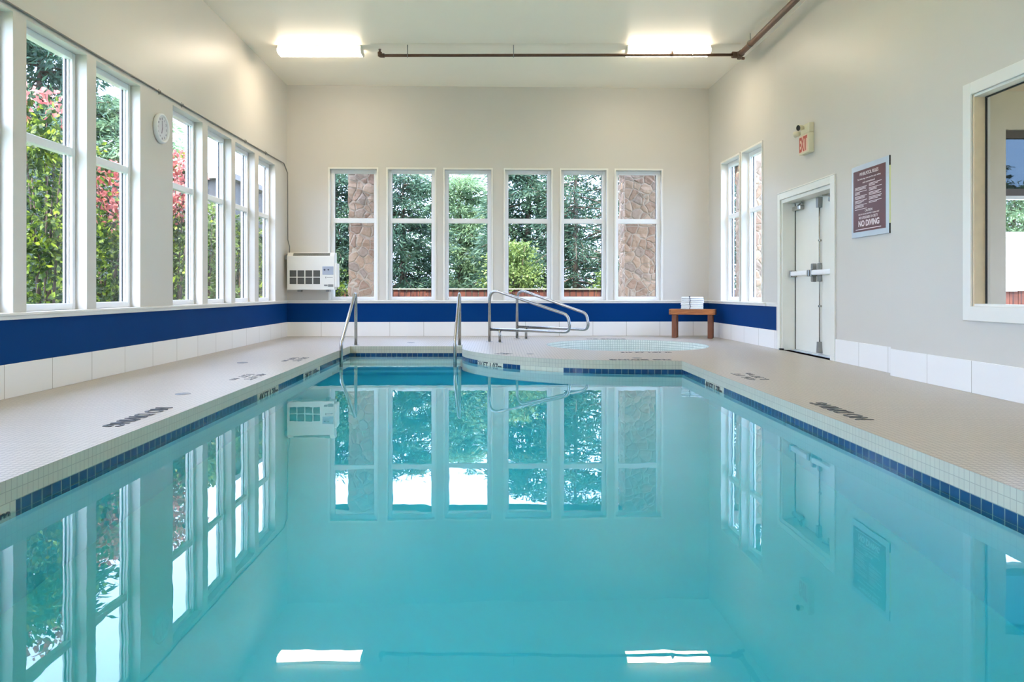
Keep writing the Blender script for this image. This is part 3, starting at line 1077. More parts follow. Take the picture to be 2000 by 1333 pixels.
def fill_uplight():  # invented trough light, added out of view to brighten the ceiling
    e = empty('added_fill_uplight')
    mb = MB()
    mb.prism([(0.0, 0.0), (0.09, 0.05), (0.10, 0.09), (0.085, 0.09), (0.075, 0.06), (-0.075, 0.06), (-0.085, 0.09), (-0.10, 0.09), (-0.09, 0.05)], 0, -0.75, 0.75)
    mb.build('trough', 'trim', e)
    mb = MB()
    mb.box(-0.74, 0.74, -0.072, 0.072, 0.0605, 0.078)
    mb.build('diffuser', 'fillglow', e)
    for sx in (-0.6, 0.6):
        mb = MB()
        mb.cyl((sx, 0.0, 0.0785), (sx, 0.0, 0.745), 0.004, n=8)
        mb.build('hanging_rod', 'dull', e)
    return e
first = fill_uplight()
for k, (x, y, lab) in enumerate(((-1.7, 7.15, 'left side, nearest the far wall'), (1.7, 7.15, 'right side, nearest the far wall'), (-1.7, 2.8, 'left side, middle of three'), (1.7, 2.8, 'right side, middle of three'),
                                 (-1.7, -1.0, 'left side, rearmost'), (1.7, -1.0, 'right side, rearmost'))):
    o = first if k == 0 else copy_tree(first)
    o.location = (x, y, 3.749)
    tag(o, 'added unseen fill light in a white trough over the pool, ' + lab, 'ceiling light', 'added trough fill lights')

# ------------------------------------------------------------------ sprinkler pipe
sp_e = empty('sprinkler_pipe', (0, 0, 0))
tag(sp_e, 'brown sprinkler pipe hung below the ceiling, turning along the right wall', 'pipe')
PZ = 4.335
mb = MB()
mb.tube([(-1.74, 11.1, PZ), (3.60, 11.1, PZ + 0.01)], 0.0215, 12)
mb.build('branch_pipe', 'pipe', sp_e)
mb = MB()
mb.tube([(3.61, 11.12, PZ + 0.01), (3.60, -3.4, PZ + 0.01)], 0.040, 16)
mb.build('main_pipe', 'pipe', sp_e)
mb = MB()
mb.tube(fillet([(3.50, 11.1, PZ + 0.01), (3.61, 11.11, PZ + 0.01), (3.61, 11.0, PZ + 0.01)], 0.05), 0.048, 16)
mb.cyl((3.61, 11.11, PZ - 0.05), (3.61, 11.11, PZ + 0.06), 0.035)
mb.cyl((3.66, 11.16, PZ - 0.02), (3.70, 11.18, PZ - 0.02), 0.022)
mb.build('elbow', 'pipe', sp_e)
mb = MB()
mb.tube(fillet([(-1.70, 11.1, PZ), (-1.77, 11.1, PZ), (-1.77, 11.1, PZ + 0.05)], 0.04), 0.032, 14)
mb.build('elbow', 'pipe', sp_e)
for x in (-1.77, 2.60):
    mb = MB()
    mb.cyl((x, 11.1, PZ), (x, 11.1, PZ + 0.075), 0.016)
    mb.cyl((x, 11.1, PZ - 0.01), (x, 11.1, PZ + 0.035), 0.030)
    mb.cyl((x, 11.1, PZ + 0.088), (x, 11.1, PZ + 0.094), 0.022)
    for s in (-1, 1):
        mb.cyl((x + s * 0.011, 11.1, PZ + 0.07), (x + s * 0.015, 11.1, PZ + 0.09), 0.003)
    mb.build('sprinkler_head', 'pipe', sp_e)
for x, y in ((-1.355, 11.1), (0.23, 11.1), (2.90, 11.1)):
    mb = MB()
    mb.cyl((x, y, PZ + 0.02), (x, y, CEIL - 0.001), 0.0055, n=8)
    mb.tube([(x + 0.0, y + 0.028 * math.cos(a), PZ + 0.028 * math.sin(a)) for a in np.linspace(0, 2 * PI, 14)], 0.005, 6, cap=False)
    mb.build('hanger', 'dull', sp_e)
for y in (10.6, 7.5, 3.5, -0.5):
    mb = MB()
    mb.cyl((3.60, y, PZ + 0.03), (3.60, y, CEIL - 0.001), 0.0055, n=8)
    mb.tube([(3.60 + 0.046 * math.cos(a), y, PZ + 0.01 + 0.046 * math.sin(a)) for a in np.linspace(0, 2 * PI, 16)], 0.005, 6, cap=False)
    mb.build('hanger', 'dull', sp_e)

# ------------------------------------------------------------------ conduit along the left wall, down to the heater
cd = empty('electrical_conduit', (0, 0, 0))
tag(cd, 'thin grey conduit above the left windows, dropping to the wall heater', 'conduit')
lw = lambda y, d, z: tuple(mL @ Vector((ly(y), -d, z)))
pts = fillet([lw(-3.4, 0.012, 2.985), lw(6.5, 0.012, 2.985), lw(10.5, 0.012, 3.02), lw(13.02, 0.014, 3.055), lw(13.12, 0.05, 2.90), lw(13.14, 0.05, 1.72), lw(13.14, 0.08, 1.60), lw(13.14, 0.08, 1.42)], [0.5, 0.5, 0.07, 0.04, 0.1, 0.05], 6)
MB().tube(pts, 0.0095, 10).build('conduit_tube', 'conduit', cd)
for y in (8.15, 8.75, 11.0, 12.0, 5.2, 2.0):
    z = 2.985 if y < 7 else 2.985 + (y - 7) * 0.0115
    mb = MB()
    c = mL @ Vector((ly(y), -0.012, z))
    mb.tube([(c.x + 0.012 * math.cos(a) , c.y, c.z + 0.014 * math.sin(a)) for a in np.linspace(-PI / 2, PI / 2, 8)], 0.004, 6)
    mb.box(c.x - 0.011, c.x - 0.009, c.y - 0.01, c.y + 0.01, c.z - 0.03, c.z + 0.03)
    mb.build('strap_clip', 'conduit', cd)
mb = MB()
mb.box(-3.755, -3.70, 13.06, 13.16, 1.36, 1.44, 0.006)
mb.cyl((-3.73, 13.11, 1.44), (-3.73, 13.11, 1.47), 0.02)
mb.build('junction_box', 'dull', cd)

# ------------------------------------------------------------------ wall heater
hm = mB @ Matrix.Translation((0.0, 0, 0))
heat = empty('wall_heater', mw=mB @ Matrix.Translation((0.50, -0.25, 0.0)))
tag(heat, 'white boxy wall unit with a grid of grey grilles, hung in the far left corner', 'heater')
HX = 0.435
mb = MB()
prof = [(0.0, 0.835), (0.0, 1.42), (0.075, 1.49), (0.245, 1.49), (0.245, 0.835)]
mb.prism(prof, 0, -HX, HX - 0.05)
mb.build('cabinet', 'acwhite', heat)
mb = MB()
mb.box(HX - 0.0495, HX, 0.0, 0.245, 0.875, 1.30, 0.012)
mb.build('side_cover', 'trim', heat)
mb = MB()
rot = Matrix.Rotation(-math.atan2(0.07, 0.075), 4, 'X')
c0 = Vector((0, 0.0375, 1.455))
m1 = Matrix.Translation((0, 0.034, 1.457)) @ Matrix.Rotation(math.radians(-47), 4, 'X')
for sx0, sx1 in ((-HX + 0.10, HX - 0.13),):
    bmx = bmesh.ops.create_cube(mb.bm, size=1.0, matrix=m1 @ Matrix.Translation(((sx0 + sx1) / 2, 0, 0)) @ Matrix.Diagonal((sx1 - sx0, 0.006, 0.062, 1)))
mb.build('top_vent', 'slot', heat)
for i in range(4):
    for j in range(2):
        x0 = -HX + 0.045 + i * 0.137
        z0 = 0.935 + j * 0.128
        mb = MB()
        mb.box(x0, x0 + 0.118, -0.004, 0.004, z0, z0 + 0.112, 0.002)
        mb.build('grille', 'grille', heat)
mb = MB()
mb.box(HX - 0.255, HX - 0.062, -0.005, 0.003, 1.10, 1.245, 0.003)
p = mb.build('control_panel', 'panelblue', heat)
for x, r in ((HX - 0.215, 0.016), (HX - 0.15, 0.012)):
    mb = MB()
    mb.lathe([(r, 0.0), (r, 0.014), (r * 0.8, 0.018), (0, 0.018)], 18, Matrix.Translation((x, -0.005, 1.185)) @ Matrix.Rotation(PI / 2, 4, 'X'))
    mb.build('knob', 'knob', p)
mb = MB()
mb.box(HX - 0.20, HX - 0.19, -0.006, 0.001, 1.035, 1.065)
mb.box(HX - 0.175, HX - 0.075, -0.003, 0.001, 1.048, 1.054)
mb.build('indicator', 'grille', heat)
mb = MB()
mb.box(HX - 0.225, HX - 0.165, -0.004, 0.001, 0.90, 0.925).box(HX - 0.155, HX - 0.065, -0.004, 0.001, 0.885, 0.93)
mb.build('name_plate', 'dull', heat)
for x in (-0.25, 0.25):
    mb = MB()
    mb.box(x - 0.03, x + 0.03, 0.10, 0.2495, 0.80, 0.8345, 0.003)
    mb.build('mounting_bracket', 'dull', heat)

# ------------------------------------------------------------------ clock
ck = empty('wall_clock', mw=mL @ Matrix.Translation((ly(8.165), 0, 2.60)) @ Matrix.Rotation(PI / 2, 4, 'X'))
tag(ck, 'round white wall clock between the left windows', 'clock')
MB().lathe([(0, 0.002), (0.158, 0.002), (0.165, 0.015), (0.160, 0.044), (0.146, 0.050), (0.136, 0.040), (0.134, 0.030)], 48).build('clock_case', 'vinyl', ck)
fc = MB().lathe([(0, 0.031), (0.1345, 0.031)], 48).build('clock_face', 'clockface', ck)
for k in range(12):
    a = PI / 2 - (k + 1) * PI / 6
    me = text_mesh(str(k + 1), 0.034, 0.0006, 'CENTER', bold=0.0006)
    me.transform(Matrix.Translation((0.108 * math.cos(a), 0.108 * math.sin(a) - 0.012, 0.0325)))
    link_mesh('numeral', me, 'clockink', fc)
for ang, L, w in ((math.radians(95), 0.085, 0.004), (math.radians(-108), 0.060, 0.005)):
    mb = MB()
    mb.box(-0.012, L, -w, w, 0.034, 0.036, rot=None)
    o = mb.build('clock_hand', 'clockink', ck)
    o.data.transform(Matrix.Rotation(ang, 4, 'Z'))

# ------------------------------------------------------------------ exit sign with emergency lamps
ex = empty('exit_sign', mw=mD @ Matrix.Translation((C[1] - 9.29, 0, 2.53)))
tag(ex, 'cream EXIT sign box with two lamp heads, on the wall above the door', 'exit sign')
mb = MB()
mb.box(-0.145, 0.145, -0.075, -0.0005, 0.0, 0.245, 0.006)
mb.build('sign_housing', 'cream', ex)
mb = MB()
mb.box(-0.128, 0.128, -0.079, -0.075, 0.018, 0.228, 0.002)
f = mb.build('sign_face', 'redface', ex)
me = text_mesh('EXIT', 0.2, 0.001, 'CENTER', bold=0.006)
xs = [v.co.x for v in me.vertices]; ys = [v.co.y for v in me.vertices]
me.transform(Matrix.Rotation(PI / 2, 4, 'X') @ Matrix.Diagonal((0.235 / (max(xs) - min(xs)), 0.185 / (max(ys) - min(ys)), 1, 1)) @ Matrix.Translation((-(max(xs) + min(xs)) / 2, -min(ys), 0)))
me.transform(Matrix.Translation((0, -0.0805, 0.030)))
link_mesh('exit_lettering', me, 'red', f)
mb = MB()
mb.box(-0.10, 0.145, -0.070, -0.0005, 0.2455, 0.365, 0.008)
mb.build('battery_box', 'cream', ex)
for dx, dyy, hz in ((-0.145, -0.10, 0.275), (0.0, -0.115, 0.325)):
    mb = MB()
    d = Vector((-0.75, -0.65, -0.12)) if dx < -0.1 else Vector((0.35, -0.9, -0.15))
    mm = Matrix.Translation((dx, dyy, hz)) @ d.to_track_quat('Z', 'Y').to_matrix().to_4x4()
    mb.lathe([(0, -0.045), (0.022, -0.042), (0.034, -0.02), (0.040, 0.03), (0.036, 0.034)], 22, mm)
    mb.cyl((dx, dyy, hz), (dx * 0.6, -0.03, 0.30), 0.012)
    o = mb.build('lamp_head', 'cream', ex)
    MB().lathe([(0.036, 0.030), (0.02, 0.026), (0, 0.024)], 22, mm).build('lens', 'black', o)

# ------------------------------------------------------------------ double door
dm = mD @ Matrix.Translation((DU0, 0, 0))
door = struct(empty('door_1', mw=dm))
DW = DU1 - DU0
mb = MB()
cs = 0.085
mb.box(-cs, 0, -0.022, -0.0005, 0.001, DZ + cs, 0.003).box(DW, DW + 0.115, -0.022, -0.0005, 0.001, DZ + cs, 0.003).box(0, DW, -0.022, -0.0005, DZ, DZ + cs, 0.003)
mb.box(-cs, DW + 0.115, -0.028, -0.0005, DZ + cs, DZ + cs + 0.014, 0.003)
mb.build('door_casing', 'door', door)
mb = MB()
mb.box(0.0005, 0.045, 0.0005, 0.235, 0.001, DZ - 0.001, 0.003).box(DW - 0.045, DW - 0.0005, 0.0005, 0.235, 0.001, DZ - 0.001, 0.003).box(0.045, DW - 0.045, 0.0005, 0.235, DZ - 0.05, DZ - 0.001, 0.003)
mb.build('door_jamb', 'door', door)
mb = MB()
mb.box(0.045, DW - 0.045, 0.10, 0.28, -0.02, 0.0135, 0.002)
mb.build('threshold', 'signplate', door)
mid = 0.81
def leaf(u0, u1):
    mb = MB()
    mb.box(u0, u1, 0.18, 0.225, 0.014, DZ - 0.052, 0.002)
    return mb.build('door_leaf', 'door', door)
lf1 = leaf(0.049, mid - 0.002)
lf2 = leaf(mid + 0.002, DW - 0.049)
mb = MB()
mb.box(0.046, 0.0485, 0.17, 0.185, 0.014, DZ - 0.052)
mb.build('hinge_gap', 'black', door)
# closers
for lf, u in ((lf1, 0.22), (lf2, DW - 0.24)):
    mb = MB()
    mb.box(u - 0.13, u + 0.13, 0.115, 0.1795, DZ - 0.165, DZ - 0.105, 0.008)
    mb.tube([(u, 0.14, DZ - 0.10), (u + (0.24 if lf is lf1 else -0.24), 0.10, DZ - 0.075), (u + (0.06 if lf is lf1 else -0.06), 0.17, DZ - 0.07)], 0.010, 8)
    mb.build('door_closer', 'steel', lf)
# panic bars and rods
for lf, a, c in ((lf1, 0.07, mid - 0.19), (lf2, mid - 0.055, DW - 0.07)):
    mb = MB()
    mb.box(a + 0.02, c, 0.090, 0.135, 1.015, 1.078, 0.014, seg=2)
    pb = mb.build('panic_bar', 'vinyl', lf)
    mb = MB()
    mb.box(a, a + 0.03, 0.085, 0.1795, 1.00, 1.09, 0.006).box(c - 0.005, c + 0.05, 0.10, 0.1795, 1.00, 1.085, 0.006)
    mb.build('bar_bracket', 'dull', pb)
mb = MB()
mb.box(mid - 0.135, mid - 0.075, 0.125, 0.1795, 0.93, 1.165, 0.01, seg=2)
mb.build('latch_case', 'dull', lf1)
mb = MB()
mb.box(mid + 0.035, mid + 0.095, 0.135, 0.1795, 0.93, 1.165, 0.01, seg=2)
mb.build('latch_case', 'dull', lf2)
mb = MB()
mb.cyl((mid + 0.065, 0.158, 0.14), (mid + 0.065, 0.158, 1.95), 0.0075, n=10)
mb.cyl((mid + 0.030, 0.165, 0.95), (mid + 0.030, 0.165, 1.95), 0.004, n=8)
for z in (0.62, 1.45):
    mb.box(mid + 0.045, mid + 0.085, 0.145, 0.1795, z - 0.012, z + 0.012, 0.003)
mb.build('latch_rod', 'steel', lf2)
mb = MB()
mb.prism([(mid + 0.035, DZ - 0.20), (mid + 0.095, DZ - 0.20), (mid + 0.105, DZ - 0.07), (mid + 0.025, DZ - 0.07)], 1, 0.125, 0.1795)
mb.prism([(mid + 0.028, 0.03), (mid + 0.102, 0.03), (mid + 0.085, 0.17), (mid + 0.045, 0.17)], 1, 0.130, 0.1795)
mb.build('rod_latch', 'dull', lf2)
mb = MB()
mb.box(0.0, 0.05, -0.035, 0.02, 0.001, 0.022, 0.004)
mb.build('door_stop', 'black', door)

# ------------------------------------------------------------------ rules sign
sg = empty('rules_sign', mw=mD @ Matrix.Translation((C[1] - 8.12, -0.014, 1.385)))
tag(sg, 'maroon rules board with white lettering on a pale plate, right of the door', 'sign')
SW, SH = 0.79, 0.77
mb = MB()
mb.box(0, SW, -0.006, 0.0, 0, SH, 0.002)
pl = mb.build('back_plate', 'signplate', sg)
mb = MB()
mb.box(0.045, SW - 0.065, -0.0085, -0.0062, 0.058, SH - 0.058)
bd = mb.build('sign_board', 'maroon', sg)
mb = MB()
mb.box(SW + 0.001, SW + 0.03, -0.004, 0.0135, 0.10, SH - 0.10)
mb.build('edge_strip', 'signedge', sg)
mb = MB()
mb.box(SW + 0.0005, SW + 0.006, -0.006, 0.012, 0.0, 0.098).box(SW + 0.0005, SW + 0.006, -0.006, 0.012, SH - 0.098, SH)
mb.build('edge_clip', 'black', sg)
for x in (0.2, 0.6):
    mb = MB()
    mb.box(x - 0.02, x + 0.02, 0.0, 0.0138, 0.3, 0.45)
    mb.build('standoff', 'dull', sg)
def sign_line(txt, cx, z, w, h, bold=0.0005):
    me = text_mesh(txt, 0.05, 0.0005, bold=bold)
    xs = [v.co.x for v in me.vertices]; ys = [v.co.y for v in me.vertices]
    x0, x1, y0, y1 = min(xs), max(xs), min(ys), max(ys)
    me.transform(Matrix.Translation((cx - w / 2, -0.0095, z)) @ Matrix.Rotation(PI / 2, 4, 'X') @ Matrix.Diagonal((w / (x1 - x0), h / (y1 - y0), 1, 1)) @ Matrix.Translation((-x0, -y0, 0)))
    return link_mesh('lettering', me, 'signtext', bd)
mx_ = (0.045 + SW - 0.065) / 2
sign_line('WHIRLPOOL RULES', mx_ + 0.0, 0.650, 0.40, 0.036)
sign_line('The following rules are for your safety', mx_, 0.603, 0.50, 0.022)
sign_line('and convenience!', mx_, 0.567, 0.26, 0.020)
sign_line('CAUTION', mx_, 0.262, 0.16, 0.026)
sign_line('DECKS CAN BE SLIPPERY WHEN WET', mx_, 0.232, 0.44, 0.015)
sign_line('NO LIFEGUARD ON DUTY', mx_ - 0.01, 0.190, 0.40, 0.028)
sign_line('NO DIVING', mx_, 0.110, 0.44, 0.066, 0.0015)
mb = MB()     # body copy too small to read: rows of fine rules
rr = random.Random(2)
for col, rows in ((0.085, 16), (0.39, 14)):
    z = 0.545 if col > 0.2 else 0.53
    for k in range(rows):
        w = 0.26 if k % 3 == 0 else rr.uniform(0.10, 0.25)
        mb.box(col, col + w, -0.0095, -0.0085, z, z + 0.0055)
        z -= 0.0125 if k % 3 != 2 else 0.022
mb.box(0.10, 0.64, -0.0095, -0.0085, 0.078, 0.086)
mb.build('small_print', 'signtext', bd)

# ------------------------------------------------------------------ big interior window and the room behind it
bw = struct(empty('window_20', mw=mN @ Matrix.Translation((NU0, 0, 0.69))))
W, H = NU1 - NU0, 1.68
mb = MB()
cs = 0.098
mb.box(-cs, 0, -0.02, -0.0005, -0.115, H + cs, 0.003).box(W, W + cs, -0.02, -0.0005, -0.115, H + cs, 0.003)
mb.box(0, W, -0.02, -0.0005, H, H + cs, 0.003).box(0, W, -0.03, -0.0005, -0.115, 0, 0.003)
mb.build('casing', 'trim', bw)
mb = MB()
mb.box(0.0005, 0.02, 0.0005, 0.085, 0.0005, H - 0.0005).box(W - 0.02, W - 0.0005, 0.0005, 0.085, 0.0005, H - 0.0005)
mb.build('jamb_lining', 'oak', bw)
mb = MB()
mb.box(0.02, W - 0.02, 0.0, 0.085, H - 0.02, H - 0.0005).box(0.02, W - 0.02, 0.0, 0.085, 0.0005, 0.02)
mb.build('head_lining', 'trim', bw)
mb = MB()
mb.box(0.02, 0.03, 0.085, 0.098, 0.02, H - 0.02).box(0.02, W - 0.02, 0.085, 0.098, H - 0.03, H - 0.02)
mb.build('gasket', 'black', bw)
mb = MB()
mb.box(0.03, W - 0.03, 0.089, 0.094, 0.02, H - 0.03)
mb.build('glass_pane', 'glass', bw)
# annex room
AX0, AX1, AY0, AY1, AH = 3.915, 9.5, 1.0, 7.75, 2.9
mAn, LAn = frame_of((AX0, AY1), (AX1, AY1))
ow, mAn, LAn = wall('wall_annex_back', (AX0, AY1), (AX1, AY1), [(5.30 - AX0, 7.6 - AX0, 0.64, 2.50)], height=AH, th=0.16, mats=('annexgrey', 'annexgrey', 'exterior', 'annexgrey'))
mAr, LAr = frame_of((AX1, AY1), (AX1, AY0))
wall('wall_annex_right', (AX1, AY1), (AX1, AY0), [(1.2, 5.6, 0.6, 2.5)], height=AH, th=0.16, mats=('annex',) * 4, ext0=0.16, ext1=0.16)
wall('wall_annex_front', (AX1, AY0), (AX0, AY0), [], height=AH, th=0.16, mats=('annex',) * 4)
mb = MB()
mb.box(AX0, AX1 + 0.16, AY0 - 0.16, AY1 + 0.16, AH, AH + 0.12)
struct(mb.build('ceiling_annex', 'annex'))
mb = MB()
mb.box(AX0, AX1 + 0.16, AY0 - 0.16, AY1 + 0.16, -0.10, -0.002)
struct(mb.build('floor_annex', 'oak'))
aw = struct(empty('window_21', mw=mAn @ Matrix.Translation((5.30 - AX0, 0, 0.64))))
W2, H2 = 2.38, 1.86
mb = MB()
mb.box(0, W2, 0.04, 0.10, H2 - 0.085, H2 - 0.0005).box(0, W2, 0.04, 0.10, 1.17, 1.245).box(0, 0.015, 0.04, 0.10, 1.245, H2 - 0.085).box(W2 - 0.04, W2, 0.04, 0.10, 1.245, H2 - 0.085)
mb.build('sash', 'darkframe', aw)
mb = MB()
mb.box(0, W2, 0.03, 0.11, 1.135, 1.17).box(0, 0.02, 0.03, 0.11, 0.02, 1.135).box(0, W2, 0.0, 0.11, 0.0005, 0.02)
mb.build('window_frame', 'vinyl', aw)
mb = MB()
mb.box(0.0, W2, 0.068, 0.072, 0.02, 1.135)
mb.build('glass_pane', 'glass', aw)
mb = MB()
mb.box(0.0, W2, 0.068, 0.072, 1.245, H2 - 0.085)
mb.build('glass_pane', 'tintglass', aw)

# ------------------------------------------------------------------ outside
mb = MB()
for x0, x1, y0, y1 in ((-60, -4.02, -30, 90), (4.16, 60, -30, 90), (-4.02, 4.16, 13.76, 90), (-4.02, 4.16, -30, -3.9)):
    mb.poly([(x0, y0, -0.5), (x1, y0, -0.5), (x1, y1, -0.5), (x0, y1, -0.5)])
struct(mb.build('ground', 'grass', recalc=False))

def fence(x0, x1, y, ztop, label, zbot=-0.5, rz=0.0):
    e = empty('board_fence', (x0, y, 0), rz)
    tag(e, label, 'fence')
    L = x1 - x0
    mb = MB()
    n = int(L / 0.15)
    rr = random.Random(int(x0 * 10))
    for k in range(n):
        u = k * L / n
        mb.box(u + 0.004, u + L / n - 0.004, rr.uniform(-0.004, 0.004), 0.022, zbot, ztop - 0.03 + rr.uniform(-0.004, 0.004))
    mb.build('board_panel', 'fence', e)
    mb = MB()
    mb.box(0, L, -0.03, 0.05, ztop - 0.018, ztop)
    mb.build('top_rail', 'cream', e)
    for k in range(int(L / 2.0) + 1):
        mb = MB()
        mb.box(k * 2.0 - 0.045, k * 2.0 + 0.045, 0.026, 0.11, zbot, ztop - 0.03)
        mb.build('post', 'fence', e)
    return e
fence(-9.0, 9.0, 17.0, 0.87, 'red brown board fence seen low behind the far windows')
fence(7.9, 15.0, 13.0, 0.84, 'brown board fence seen low through the large side window')

for x, y, w, lab in ((-2.64, 15.35, 0.74, 'brown fieldstone pillar outside the first far window'), (2.93, 15.35, 0.74, 'pale fieldstone pillar outside the last far window'),
                     (5.30, 14.9, 0.80, 'fieldstone pillar outside the two narrow right windows')):
    mb = MB()
    mb.box(-w / 2, w / 2, -w / 2, w / 2, -0.5, 3.36)
    es = [e for e in mb.bm.edges]
    bmesh.ops.subdivide_edges(mb.bm, edges=[e for e in mb.bm.edges if abs(e.verts[0].co.z - e.verts[1].co.z) > 1], cuts=60, use_grid_fill=True)
    bmesh.ops.subdivide_edges(mb.bm, edges=[e for e in mb.bm.edges if abs(e.verts[0].co.z - e.verts[1].co.z) < 0.01], cuts=9, use_grid_fill=True)
    rr = random.Random(int(x * 7))
    seeds = np.array([[rr.uniform(-w / 2, w / 2), rr.uniform(-w / 2, w / 2), rr.uniform(-0.5, 3.36), rr.uniform(0.0, 0.035)] for _ in range(230)])
    for v in mb.bm.verts:
        d = np.linalg.norm(seeds[:, :3] - np.array(v.co), axis=1)
        i = np.argsort(d)[:2]
        edge = min(1.0, (d[i[1]] - d[i[0]]) / 0.05)
        n = Vector((v.co.x, v.co.y, 0)).normalized()
        v.co += n * (seeds[i[0], 3] * edge - 0.012 * (1 - edge))
    o = mb.build('stone_pillar', 'stone')
    o.location = (x, y, 0)
    tag(o, lab, 'pillar', 'fieldstone pillars')

pb = empty('porch_beam', (0, 15.35, 3.372))
tag(pb, 'brown timber beam resting on the stone pillars outside the far windows', 'beam')
mb = MB()
mb.box(-4.6, 5.9, -0.16, 0.16, 0.02, 0.30, 0.01)
mb.build('beam_timber', 'roof', pb)
mb = MB()
mb.box(-4.65, 5.95, -0.20, 0.20, 0.0, 0.018)
mb.build('beam_soffit', 'siding', pb)

# neighbouring buildings
nb = empty('neighbour_building', (0, 0, 0))
tag(nb, 'grey brown building seen beyond the shrubs through the left windows', 'building')
mb = MB()
mb.box(-9.4, -7.05, 19.5, 25, -0.5, 3.75)
mb.build('siding_wall', 'siding', nb)
mb = MB()
mb.box(-9.6, -6.9, 19.3, 25.2, 3.75, 3.9)
mb.build('roof_edge', 'roof', nb)
gb = empty('white_garage', (0, 0, 0))
tag(gb, 'low white building beyond the fence, seen through the large side window', 'building')
mb = MB()
mb.box(10.6, 18.0, 16.5, 20.0, -0.5, 2.0)
mb.build('garage_wall', 'garage', gb)
mb = MB()
mb.box(10.5, 18.1, 16.4, 20.1, 2.0, 2.12)
mb.build('garage_roof', 'trim', gb)

# ------------------------------------------------------------------ vegetation
def quads_mesh(name, V):
    """V: (n,4,3) array of quads"""
    n = len(V)
    me = bpy.data.meshes.new(name)
    me.vertices.add(n * 4)
    me.vertices.foreach_set('co', V.reshape(-1))
    me.loops.add(n * 4)
    me.loops.foreach_set('vertex_index', np.arange(n * 4, dtype=np.int32))
    me.polygons.add(n)
    me.polygons.foreach_set('loop_start', np.arange(0, n * 4, 4, dtype=np.int32))
    me.polygons.foreach_set('loop_total', np.full(n, 4, dtype=np.int32))
    me.update(calc_edges=True)
    return me

def leaf_quads(P, D, L, Wd, rs):
    """kite-shaped leaves at points P along directions D"""
    n = len(P)
    D = D / np.linalg.norm(D, axis=1, keepdims=True)
    R = rs.normal(size=(n, 3))
    S = np.cross(D, R)
    S /= np.linalg.norm(S, axis=1, keepdims=True)
    L = np.asarray(L).reshape(-1, 1)
    Wd = np.asarray(Wd).reshape(-1, 1)
    return np.stack([P, P + D * L * 0.45 + S * Wd, P + D * L, P + D * L * 0.45 - S * Wd], axis=1)

def conifer_meshes(seed, height=9.0, spread=2.6, nb=120, sprays=120, droop=0.25, trunk=0.16, z0=0.2, taper=0.7):
    rs = np.random.RandomState(seed)
    allq = []
    tb = MB()
    tb.tube([(0, 0, -0.5), (0.03, 0.0, height * 0.3), (-0.02, 0.02, height * 0.6), (0, 0, height)], [trunk, trunk * 0.8, trunk * 0.5, 0.02], 10)
    for k in range(nb):
        q = (k + rs.rand()) / nb
        z = z0 + (height - z0) * q
        L = spread * (1 - q) ** taper * rs.uniform(0.55, 1.1) + 0.2
        a = rs.rand() * 2 * PI
        up = rs.uniform(-0.15, 0.25)
        d = np.array([math.cos(a), math.sin(a), up])
        ts = np.linspace(0, 1, 5)
        pts = [np.array([0, 0, z]) + d * L * t_ + np.array([0, 0, -droop * L * t_ * t_]) for t_ in ts]
        tb.tube([tuple(p) for p in pts], [0.03 * (1 - 0.8 * t_) * (0.6 + L / 3) for t_ in ts], 4, cap=False)
        m = int(sprays * (0.35 + L / spread))
        t_ = rs.rand(m) ** 0.6
        base = np.array([0, 0, z]) + d * L * t_[:, None] + np.stack([np.zeros(m), np.zeros(m), -droop * L * t_ * t_], 1)
        off = rs.normal(size=(m, 3)) * np.array([0.16, 0.16, 0.07]) * (0.6 + L / 2.5)
        P = base + off
        D = off + d * 0.25 + np.array([0, 0, -0.12]) + rs.normal(size=(m, 3)) * 0.12
        allq.append(leaf_quads(P, D, rs.uniform(0.12, 0.30, m), rs.uniform(0.012, 0.032, m), rs))
    V = np.concatenate(allq)
    fm = quads_mesh('foliage', V.astype(np.float32))
    bmesh.ops.recalc_face_normals(tb.bm, faces=tb.bm.faces[:])
    tm = bpy.data.meshes.new('trunk')
    tb.bm.to_mesh(tm)
    tb.bm.free()
    return fm, tm
CON = [conifer_meshes(1, 9.5, 2.7, 130, 150), conifer_meshes(2, 10.5, 3.0, 110, 150, 0.35), conifer_meshes(3, 8.5, 2.4, 130, 140, 0.15), conifer_meshes(4, 5.4, 1.9, 110, 210, 0.22, 0.17, 0.2, 0.28)]
for fm, tm in CON:
    tm.materials.append(M['bark'])
CONM = {}
def conifer(kind, x, y, rz, s, mat, label):
    fm, tm = CON[kind]
    key = (kind, mat)
    if key not in CONM:
        f2 = fm.copy()
        f2.materials.append(M[mat])
        CONM[key] = f2
    e = empty('conifer_tree', (x, y, 0), rz)
    e.scale = (s, s, s)
    tag(e, label, 'tree', 'trees beyond the fence')
    for nm, me in (('foliage', CONM[key]), ('trunk', tm)):
        o = bpy.data.objects.new(nm, me)
        COL.objects.link(o)
        o.parent = e
